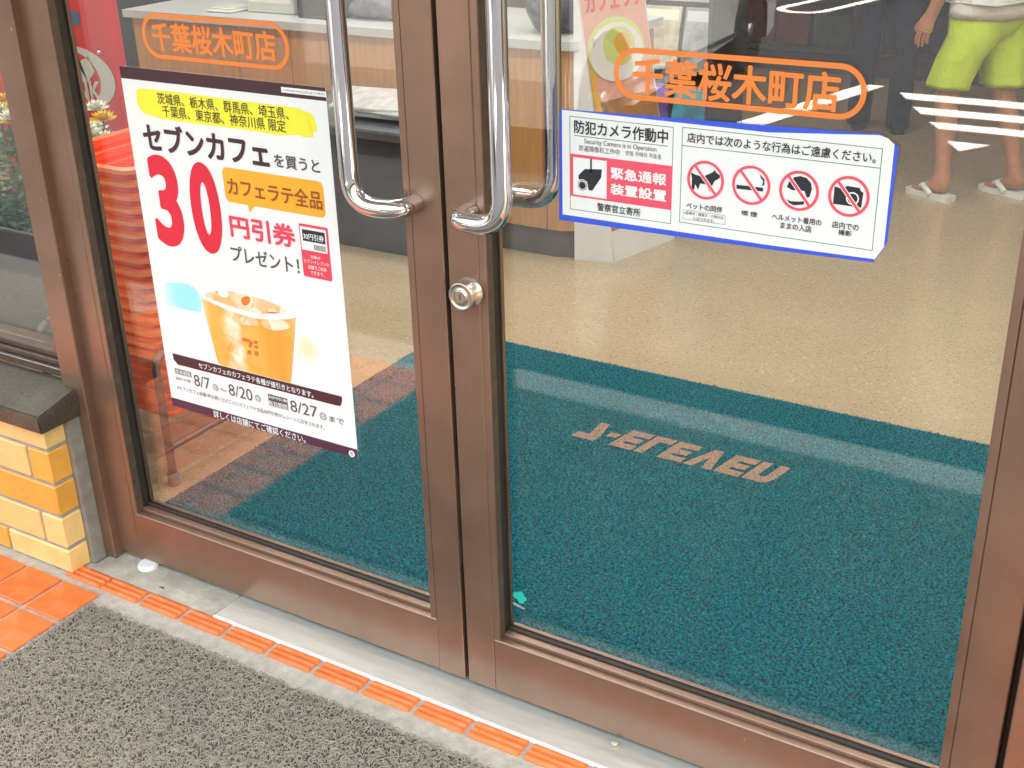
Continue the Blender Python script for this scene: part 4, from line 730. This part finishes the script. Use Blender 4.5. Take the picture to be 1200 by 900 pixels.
for k, (x, y, kinds) in enumerate(((-1.93, .90, 'wywy'), (-2.06, .98, 'wwyy'), (-2.20, .88, 'yyww'), (-2.34, .95, 'ywyw'), (-2.47, .9, 'yyyw'))):
    o = empty('bouquet', (x, y, .06), 'bouquet of white and yellow chrysanthemums in the dark flower bucket', 'bouquet', 'bouquets in the flower bucket')
    st = MB(); lf_ = MB()
    for j, kd in enumerate(kinds + 'w'):
        a = j * 1.35 + k; tx, ty, tz = x + .055 * math.cos(a), y + .05 * math.sin(a), .70 + .07 * random.random()
        st.tube([(x + .01 * math.cos(a), y + .01 * math.sin(a), .06), ((x + tx) / 2, (y + ty) / 2, .4), (tx, ty, tz)], .0032, 6)
        bloom((tx, ty, tz), .045, M['wmum'] if kd == 'w' else M['ymum'], o)
    for j in range(150):
        a = random.uniform(0, 6.28); h = random.uniform(.36, .70); r = random.uniform(.02, .085); p = Vector((x + r * math.cos(a), y + r * math.sin(a), h)); L_ = random.uniform(.03, .065); d = Vector((math.cos(a), math.sin(a), random.uniform(-.3, .9))).normalized(); s_ = Vector((-math.sin(a), math.cos(a), random.uniform(-.3, .3))) * L_ * .25
        lf_.add([p, p + d * L_ * .45 + s_, p + d * L_ - Vector((0, 0, L_ * .2)), p + d * L_ * .45 - s_], [(0, 1, 2, 3)])
    st.build('stem', M['leaf'], o); l_ = lf_.build('foliage', M['leaf'], o, fix=False)
    wr = MB(); wr.lathe([(.035, .28), (.06, .42), (.088, .60), (.10, .68)], (x, y, 0), n=18); wr.f = [f for f in wr.f if len(f) == 4]; wr.sm = wr.sm[:len(wr.f)]
    wr.build('clear_wrap', M['glass_thin'], o, fix=False)

dc = empty('drinks_cabinet', (-3.95, 3.0, 0), 'tall dark glass-fronted cabinet behind the open end of the counter', 'cabinet')
MB().box(-4.55, -3.05, 3.1, 3.7, 0, 1.9, .006).build('body', mat('slate_blue_metal', (.045, .06, .075), .4, var=.2, vscale=5), dc); MB().box(-4.5, -3.1, 3.085, 3.099, .2, 1.8).build('door_panel', M['carg2'] if 'carg2' in M else mat('dark_pane', (.03, .04, .05), .1), dc); MB().box(-3.2, -3.17, 3.04, 3.084, .7, 1.3, .004).build('handle', M['tube'], dc)

pb = blob('pebble', (0.3340, -0.0122, .002), (.0075, .0055, .0042), mat('cream_pebble', (.6, .5, .36), .6, var=.15, vscale=200), 'small cream pebble lying on the metal threshold by the right door', 'pebble', 5, 2, .3)
lf2 = MB(); lf2.add([(-.802, -.055, .0022), (-.790, -.058, .0045), (-.780, -.056, .0023), (-.790, -.051, .0035)], [(0, 1, 2, 3)]); tag(lf2.build('leaf_scrap', mat('dry_leaf', (.10, .06, .03), .7), None, (-.79, -.055, .002)), 'tiny dark leaf scrap lying on the cement beside the door pivot', 'leaf')
# ---------------------------------------------------------------- people
def skin(name, nodes, edges, mt, parent, root=0, sub=2, loc=None):
    """nodes: list of (co, rx, ry); grows one continuous surface"""
    me = bpy.data.meshes.new(name); o = parent_world(parent)
    me.from_pydata([Vector(n[0]) - o for n in nodes], edges, []); ob = bpy.data.objects.new(name, me); COL.objects.link(ob)
    sk = ob.modifiers.new('s', 'SKIN'); sk.use_smooth_shade = True
    for i, n in enumerate(nodes): d = me.skin_vertices[0].data[i]; d.radius = (n[1], n[2] if len(n) > 2 else n[1]); d.use_root = (i == root)
    ss = ob.modifiers.new('u', 'SUBSURF'); ss.levels = sub; ss.render_levels = sub
    bpy.context.view_layer.update(); ev = ob.evaluated_get(bpy.context.evaluated_depsgraph_get()); nm = bpy.data.meshes.new_from_object(ev)
    bpy.data.objects.remove(ob); bpy.data.meshes.remove(me); nm.materials.clear(); nm.materials.append(mt); nm.name = name
    for p in nm.polygons: p.use_smooth = True
    return link(name, nm, parent, o)
M['skin'] = mat('skin', (.44, .205, .12), .55, var=.16, vscale=14, bump=.15, bscale=90); M['skin'].node_tree.nodes['Principled BSDF'].inputs['Subsurface Weight'].default_value = .05
def person(label, hip, f, LA, RA, LK, RK, H, hands, cloth, elbows, wrists, shoe):
    f = Vector((f[0], f[1], 0)).normalized(); l = Vector((-f.y, f.x, 0)); hip = Vector(hip)
    o = empty('person', (hip.x, hip.y, 0), label, 'person')
    k = H / 1.6; up = Vector((0, 0, 1)); Lh, Rh = hip + l * .088 * k - up * .03, hip - l * .088 * k - up * .03
    chest = Vector((hip.x, hip.y, H * .73)) + f * .01; neck = Vector((hip.x, hip.y, H * .825)); head = Vector((hip.x, hip.y, H * .925)) + f * .02
    LS, RS = Vector((hip.x, hip.y, H * .80)) + l * .155 * k, Vector((hip.x, hip.y, H * .80)) - l * .155 * k
    N_, E_ = [], []
    def nd(c, r, r2=None): N_.append((c, r, r2 or r)); return len(N_) - 1
    def ch(*ids):
        for a, b in zip(ids[:-1], ids[1:]): E_.append((a, b))
    p0 = nd(hip, .125 * k, .10 * k); sp_ = nd((hip + chest) / 2, .11 * k, .085 * k); c1 = nd(chest, .125 * k, .095 * k); nk = nd(neck, .05 * k); nk2 = nd(neck + up * .04 * k, .046 * k); h0 = nd(head - up * .02 + f * .01, .075 * k, .085 * k); h1 = nd(head + up * .055 * k, .078 * k, .088 * k)
    ch(p0, sp_, c1, nk, nk2, h0, h1)
    for hp, kn, an, ft in ((Lh, LK, LA, f), (Rh, RK, RA, f)):
        kn, an = Vector(kn), Vector(an); th = nd(hp, .085 * k); t2 = nd(hp.lerp(kn, .5), .070 * k); k1 = nd(kn, .050 * k, .052 * k); cf = nd(kn.lerp(an, .32) - f * .012, .050 * k, .053 * k); c2 = nd(kn.lerp(an, .7), .034 * k); a1 = nd(an, .029 * k, .033 * k)
        hl = nd(an - f * .030 - up * .030, .026 * k, .028 * k); bl_ = nd(an + f * .085 - up * .042, .034 * k, .02 * k); te = nd(an + f * .150 - up * .048, .030 * k, .013 * k)
        ch(p0, th, t2, k1, cf, c2, a1, hl); ch(a1, bl_, te)
    for sd_, S_, el_, wr_ in ((1, LS, elbows[0], wrists[0]), (-1, RS, elbows[1], wrists[1])):
        el_, wr_ = Vector(el_), Vector(wr_); s1 = nd(S_, .055 * k); u1 = nd(S_.lerp(el_, .5), .043 * k); e1 = nd(el_, .036 * k); f1 = nd(el_.lerp(wr_, .35), .037 * k); w1 = nd(wr_, .024 * k, .028 * k)
        d = (wr_ - el_).normalized(); pm = nd(wr_ + d * .045 * k, .019 * k, .038 * k); pe = nd(wr_ + d * .078 * k, .016 * k, .036 * k); ch(c1, s1, u1, e1, f1, w1, pm, pe)
        for j, (off, L_) in enumerate(((-.028, .066), (-.010, .076), (.010, .072), (.027, .056))):
            b0 = wr_ + d * .08 * k + f * (-off) * k; q0 = nd(b0, .0085 * k); q1 = nd(b0 + d * L_ * .5 * k - l * sd_ * .006, .008 * k); q2 = nd(b0 + d * L_ * k - l * sd_ * .022, .0065 * k); ch(pe, q0, q1, q2)
        b0 = wr_ + d * .03 * k + f * .036 * k; q0 = nd(b0, .010 * k); q1 = nd(b0 + d * .03 * k + f * .014 * k, .0095 * k); q2 = nd(b0 + d * .056 * k + f * .012 * k - l * sd_ * .01, .0075 * k); ch(pm, q0, q1, q2)
    body = skin('body', N_, E_, M['skin'], o)
    # face and hair
    for s_ in (-1, 1):
        q = MB(); e = head + f * .082 * k + l * s_ * .03 * k + up * .01; q.lathe([(.001, -.006), (.009, -.003), (.011, 0), (.009, .003), (.001, .006)], e, 'z', 10); q.build('eye', M['i_black'], o)
        q = MB(); e = head + l * s_ * .083 * k; q.lathe([(.004, -.03), (.016, -.015), (.018, .01), (.006, .028)], e, 'z', 10); q.build('ear', M['skin'], o)
    skin('nose', [(head + f * .075 * k + up * .01, .008), (head + f * .098 * k - up * .02, .012), (head + f * .085 * k - up * .03, .01)], [(0, 1), (1, 2)], M['skin'], o)
    q = MB(); m_ = head + f * .078 * k - up * .055 * k; q.tube([m_ + l * .022, m_ + f * .006, m_ - l * .022], .005, 8); q.build('mouth', mat('lips', (.42, .13, .11), .5), o)
    skin('hair', [(head + up * .045 * k - f * .02, .09 * k, .092 * k), (head + up * .085 * k - f * .012, .075 * k, .08 * k), (head - f * .04 - up * .02, .075 * k, .06 * k)], [(0, 1), (0, 2)], mat('black_hair', (.015, .012, .01), .45), o)
    cloth(o, dict(hip=hip, Lh=Lh, Rh=Rh, LK=Vector(LK), RK=Vector(RK), LA=Vector(LA), RA=Vector(RA), chest=chest, neck=neck, LS=LS, RS=RS, f=f, l=l, k=k, up=up, el=[Vector(q) for q in elbows]))
    for an in (LA, RA): shoe(o, Vector(an), f, k)
    return o
def fabric(name, col, var=.12): return mat(name, col, .8, var=var, vscale=9, bump=.6, bscale=14, spec=.2, bdist=.03)
def shirt(o, d, mt, z0, nm='shirt', sl=.55):
    k, up, f, l = d['k'], d['up'], d['f'], d['l']; hx = Vector((d['hip'].x, d['hip'].y, 0))
    nodes = [(hx + up * z0, .205 * k, .175 * k), (hx + up * (z0 + .03), .20 * k, .172 * k), (d['hip'].lerp(d['chest'], .5), .145 * k, .112 * k), (d['chest'], .155 * k, .118 * k), (d['chest'].lerp(d['neck'], .75), .085 * k, .075 * k)]
    ed = [(0, 1), (1, 2), (2, 3), (3, 4)]
    for S_, e in ((d['LS'], d['el'][0]), (d['RS'], d['el'][1])):
        i = len(nodes); nodes += [(S_, .075 * k), (S_.lerp(e, sl), .062 * k), (S_.lerp(e, sl + .06), .062 * k)]; ed += [(3, i), (i, i + 1), (i + 1, i + 2)]
    return skin(nm, nodes, ed, mt, o, 2)
def loft(name, rings, mt, parent, caps=False):
    q = MB(); n = len(rings[0]); v = [p for r in rings for p in r]
    q.add(v, [(i * n + k, i * n + (k + 1) % n, (i + 1) * n + (k + 1) % n, (i + 1) * n + k) for i in range(len(rings) - 1) for k in range(n)], True)
    return q.build(name, mt, parent, fix=True)
def oval(c, a, b, f, l, n=24, wob=0, ph=0):
    return [Vector(c) + f * (b * math.sin(2 * math.pi * k / n) * (1 + wob * math.sin(5 * 2 * math.pi * k / n + ph))) + l * (a * math.cos(2 * math.pi * k / n) * (1 + wob * math.sin(5 * 2 * math.pi * k / n + ph))) for k in range(n)]
def shorts_cloth(o, d):
    k, f, l, up = d['k'], d['f'], d['l'], d['up']; mt = fabric('lime_cotton', (.52, .68, .055), .08)
    sh = MB()
    parts = []
    hip = d['hip']
    for s_, hp, kn in ((1, d['Lh'], d['LK']), (-1, d['Rh'], d['RK'])):
        hem = hp.lerp(kn, .88); hem.z = .475
        c_ = hp + l * s_ * .004
        rings = [oval(hip + up * .05 + l * s_ * .062, .07, .105, f, l), oval(c_ + up * .02, .092, .116, f, l, wob=.01), oval(c_ - up * .07, .094, .112, f, l, wob=.02, ph=1), oval(c_.lerp(hem, .55), .088, .098, f, l, wob=.05, ph=2), oval(hem + up * .02, .084, .092, f, l, wob=.07, ph=2.5), oval(hem, .085, .093, f, l, wob=.075, ph=2.7), oval(hem + up * .012, .079, .087, f, l, wob=.075, ph=2.7), oval(hem + up * .05, .075, .08, f, l)]
        loft('shorts_leg', rings, mt, o)
    loft('shorts_seat', [oval(hip + up * .07, .135, .108, f, l), oval(hip + up * .01, .165, .126, f, l), oval(hip - up * .05, .168, .128, f, l), oval(hip - up * .10, .12, .10, f, l), oval(hip - up * .125, .03, .03, f, l)], mt, o)
    wm = fabric('white_jersey', (.72, .72, .71), .05); shirt(o, d, wm, .80)
    hz_ = Vector((hip.x, hip.y, 0)); loft('shirt_hem', [oval(hz_ + up * .772, .182, .142, f, l, wob=.02), oval(hz_ + up * .765, .190, .15, f, l, wob=.02), oval(hz_ + up * .80, .190, .15, f, l, wob=.02), oval(hz_ + up * .90, .175, .135, f, l), oval(hz_ + up * 1.05, .158, .12, f, l)], wm, o)
def sandal(o, an, f, k):
    l = Vector((-f.y, f.x, 0)); m = M.setdefault('sandalw', mat('white_eva', (.72, .72, .70), .5, var=.03)); c = Vector((an.x, an.y, 0)) + f * .045
    prof = [(-.105, .028), (-.10, .034), (-.05, .036), (0, .036), (.05, .042), (.09, .044), (.115, .036), (.125, .02)]
    pts = [c + f * a + l * b for a, b in prof] + [c + f * a - l * b for a, b in prof[::-1]]
    q = MB(); q.slab([(p.x, p.y) for p in pts], .0, .022); so_ = q.build('sandal_sole', m, o)
    q = MB(); 
    for s_ in (-1, 1): q.tube([c + f * .075 + Vector((0, 0, .032)), c + f * .03 + l * s_ * .030 + Vector((0, 0, .052)), c - f * .02 + l * s_ * .037 + Vector((0, 0, .02))], [.007, .013, .013], 8)
    q.build('sandal_strap', m, o)
person('person in lime shorts, white shirt and white thong sandals standing in the shop', (.085, 3.885, .79), (-.9, .42), (-.0, 3.775, .072), (.272, 3.955, .072), (-.035, 3.80, .44), (.165, 3.945, .44), 1.52, None, shorts_cloth,
       [(-.045, 3.735, .985), (.20, 4.06, .98)], [(-.118, 3.745, .775), (.13, 4.10, .77)], sandal)
def trousers_cloth(o, d):
    k, f, l, up = d['k'], d['f'], d['l'], d['up']; mt = fabric('navy_twill', (.018, .022, .045), .2); hip = d['hip']
    for s_, hp, kn, an in ((1, d['Lh'], d['LK'], d['LA']), (-1, d['Rh'], d['RK'], d['RA'])):
        b_ = Vector((an.x, an.y, .03)); rings = [oval(hip + up * .12 + l * s_ * .06, .08, .12, f, l), oval(hp, .092, .118, f, l), oval(hp.lerp(kn, .5), .082, .092, f, l, wob=.02), oval(kn, .068, .075, f, l, wob=.03), oval(kn.lerp(b_, .5), .062, .068, f, l, wob=.04, ph=1), oval(b_, .060, .068, f, l, wob=.04), oval(b_ + up * .02, .055, .06, f, l)]
        loft('trouser_leg', rings, mt, o)
    loft('trouser_seat', [oval(hip + up * .13, .15, .12, f, l), oval(hip + up * .02, .172, .13, f, l), oval(hip - up * .08, .14, .11, f, l), oval(hip - up * .125, .03, .03, f, l)], mt, o)
    shirt(o, d, fabric('charcoal_jersey', (.03, .03, .04), .1), .93)
def shoe_(o, an, f, k):
    l = Vector((-f.y, f.x, 0)); m = M.setdefault('shoe', mat('black_shoe', (.02, .02, .022), .5)); c = Vector((an.x, an.y, 0)) + f * .05
    q = MB(); sec = []
    for a, w, h in ((-.11, .025, .07), (-.08, .036, .095), (-.02, .038, .09), (.05, .044, .065), (.10, .042, .05), (.14, .025, .035)):
        sec.append([c + f * a + l * w * x + Vector((0, 0, h * z)) for x, z in ((-1, 0), (-1, .5), (-.6, 1), (.6, 1), (1, .5), (1, 0))])
    n = 6; q.add([p for r in sec for p in r], [(i * n + j, i * n + (j + 1) % n, (i + 1) * n + (j + 1) % n, (i + 1) * n + j) for i in range(5) for j in range(n)] + [tuple(range(n)), tuple(range(5 * n, 6 * n))], True); q.build('shoe', m, o)
person('person in navy trousers and dark shirt standing before the dark shelving', (-.60, 4.93, .90), (-.35, .95), (-.705, 4.90, .075), (-.495, 4.89, .075), (-.70, 4.92, .48), (-.50, 4.91, .48), 1.70, None, trousers_cloth,
       [(-.86, 4.86, 1.10), (-.34, 4.95, 1.10)], [(-.83, 5.02, .88), (-.36, 5.10, .88)], shoe_)
# ---------------------------------------------------------------- parked cars (seen as reflections in the glass)
M['tyre'] = mat('tyre_rubber', (.02, .02, .02), .8, bump=.2, bscale=80); M['alloy'] = mat('alloy', (.55, .56, .58), .3, .9); M['carglass'] = mat('tinted_glass', (.02, .025, .03), .05, spec=.8, coat=.5); M['tail'] = mat('tail_lamp', (.45, .02, .02), .2, coat=.5); M['headl'] = mat('headlamp', (.7, .72, .74), .1, coat=.6)
def car(loc, rz, col, label, matname):
    o = empty('parked_car', (0, 0, 0), label, 'car'); paint_ = mat(matname, col, .32, .45, coat=.7, var=.02)
    R_w, wb, Lh_, half = .31, 1.2, 1.72, .78
    # side outline in y (nose towards -y) and z, wheel arches cut out
    def arch(cy2, n=9): return [(cy2 + .37 * math.cos(math.pi - math.pi * k / n), .30 + .37 * math.sin(math.pi * k / n)) for k in range(n + 1)]
    low = [(-Lh_, .26)] + [(-wb - .37, .2)] + arch(-wb) + [(wb - .37, .2)] + arch(wb) + [(Lh_, .26)]
    top = [(Lh_ + .03, .5), (Lh_ + .0, .95), (Lh_ - .06, 1.02), (1.2, 1.0), (.2, .98), (-.9, .95), (-1.6, .86), (-Lh_ + .02, .74), (-Lh_ - .03, .5)]
    out = low + top; n = len(out); q = MB(); lay = [(-half + .05, .97), (-half, 1.0), (half, 1.0), (half - .0, 1.0), (half - .05, .97)]
    xs_ = [(-half + .06, .965), (-half, 1.), (half, 1.), (half - .06, .965)]
    order = [(-half, .985), (-half + .04, 1.0), (half - .04, 1.0), (half, .985)]
    v = []
    for x, s_ in order: v += [(x, y * s_, .55 + (z - .55) * s_) for y, z in out]
    f = [(i * n + k, i * n + (k + 1) % n, (i + 1) * n + (k + 1) % n, (i + 1) * n + k) for i in range(3) for k in range(n)] + [tuple(range(n)), tuple(range(3 * n, 4 * n))]
    q.add(v, f); q.build('body', paint_, o, org=(0, 0, 0))
    def cabin(name, lv, mt):
        q = MB(); v = []
        for w, y0, y1, z in lv: v += [(-w, y0, z), (w, y0, z), (w, y1, z), (-w, y1, z)]
        q.add(v, [(i * 4 + k, i * 4 + (k + 1) % 4, i * 4 + 4 + (k + 1) % 4, i * 4 + 4 + k) for i in range(len(lv) - 1) for k in range(4)] + [(0, 1, 2, 3), tuple(range(len(v) - 4, len(v)))]); return q.build(name, mt, o, org=(0, 0, 0))
    cabin('greenhouse', [(half - .05, -.95, 1.62, .985), (half - .13, -.45, 1.48, 1.45)], M['carglass']); cabin('roof', [(half - .125, -.44, 1.47, 1.452), (half - .17, -.34, 1.4, 1.51)], paint_)
    for y, w in ((-.55, .03), (.45, .04), (1.38, .06)):
        for s_ in (-1, 1): q = MB(); q.tube([(s_ * (half - .045), y - .12 * (y < 0), .985), (s_ * (half - .12), y, 1.46)], w, 6); q.build('pillar', paint_, o, org=(0, 0, 0))
    for s_ in (-1, 1):
        q = MB(); q.box(s_ * half - .004, s_ * half + .012, -.88, .38, .32, .345); q.box(s_ * half - .004, s_ * half + .012, .42, .95, .32, .345); q.build('side_trim', M['dark'], o, org=(0, 0, 0))
        q = MB(); q.box(s_ * half - .002, s_ * half + .02, .2, .34, .82, .845, .003); q.build('door_handle', paint_, o, org=(0, 0, 0))
        q = MB(); q.box(s_ * .62 - .17, s_ * .62 + .17, -Lh_ - .02, -Lh_ + .2, .60, .72, .02); q.build('headlight', M['headl'], o, org=(0, 0, 0)); q = MB(); q.box(s_ * .68 - .1, s_ * .68 + .1, Lh_ - .22, Lh_ + .01, .98, 1.3, .015); q.build('tail_light', M['tail'], o, org=(0, 0, 0))
        q = MB(); q.box(s_ * (half + .09) - .09, s_ * (half + .09) + .09, -.72, -.6, .97, 1.09, .03); q.build('mirror', paint_, o, org=(0, 0, 0))
        for cy2 in (-wb, wb):
            x0 = s_ * (half - .1); w = empty('wheel', (0, 0, 0), None, None); w.parent = o; w.location = (x0, cy2, R_w)
            q = MB(); q.lathe([(.20, -.09), (.27, -.095), (.302, -.075), (R_w, -.04), (R_w, .04), (.302, .075), (.27, .095), (.20, .09)], (0, 0, 0), 'x', 32); t = q.build('tyre', M['tyre'], w, org=(0, 0, 0)); t.location = (0, 0, 0)
            q = MB(); q.lathe([(.205, -.05), (.215, .06), (.205, .085), (.19, .06), (.19, -.04)], (0, 0, 0), 'x', 32)
            for k in range(5):
                a = 2 * math.pi * k / 5 + .3; c, sn = math.cos(a), math.sin(a)
                q.add([(s_ * .075 + dx, r * c - wv * sn, r * sn + wv * c) for dx in (-.015, .015) for r, wv in ((.03, -.035), (.2, -.022), (.2, .022), (.03, .035))], [(0, 1, 2, 3), (7, 6, 5, 4), (0, 4, 5, 1), (1, 5, 6, 2), (2, 6, 7, 3), (3, 7, 4, 0)])
            q.lathe([(.045, s_ * .06), (.045, s_ * .095), (.02, s_ * .1)], (0, 0, 0), 'x', 16); t = q.build('rim', M['alloy'], w, org=(0, 0, 0)); t.location = (0, 0, 0)
    q = MB(); q.box(-.5, .5, -Lh_ - .035, -Lh_ - .02, .3, .48); q.build('grille', M['dark'], o, org=(0, 0, 0))
    o.location = loc; o.rotation_euler.z = rz; return o
car((-2.68, -5.25, -.12), -.05, (.60, .63, .68), 'silver grey car parked outside with its side to the shop door', 'silver_paint')
car((-1.15, -12.3, -.12), .20, (.10, .26, .24), 'pale green car parked in the bay across the parking lot', 'green_paint')
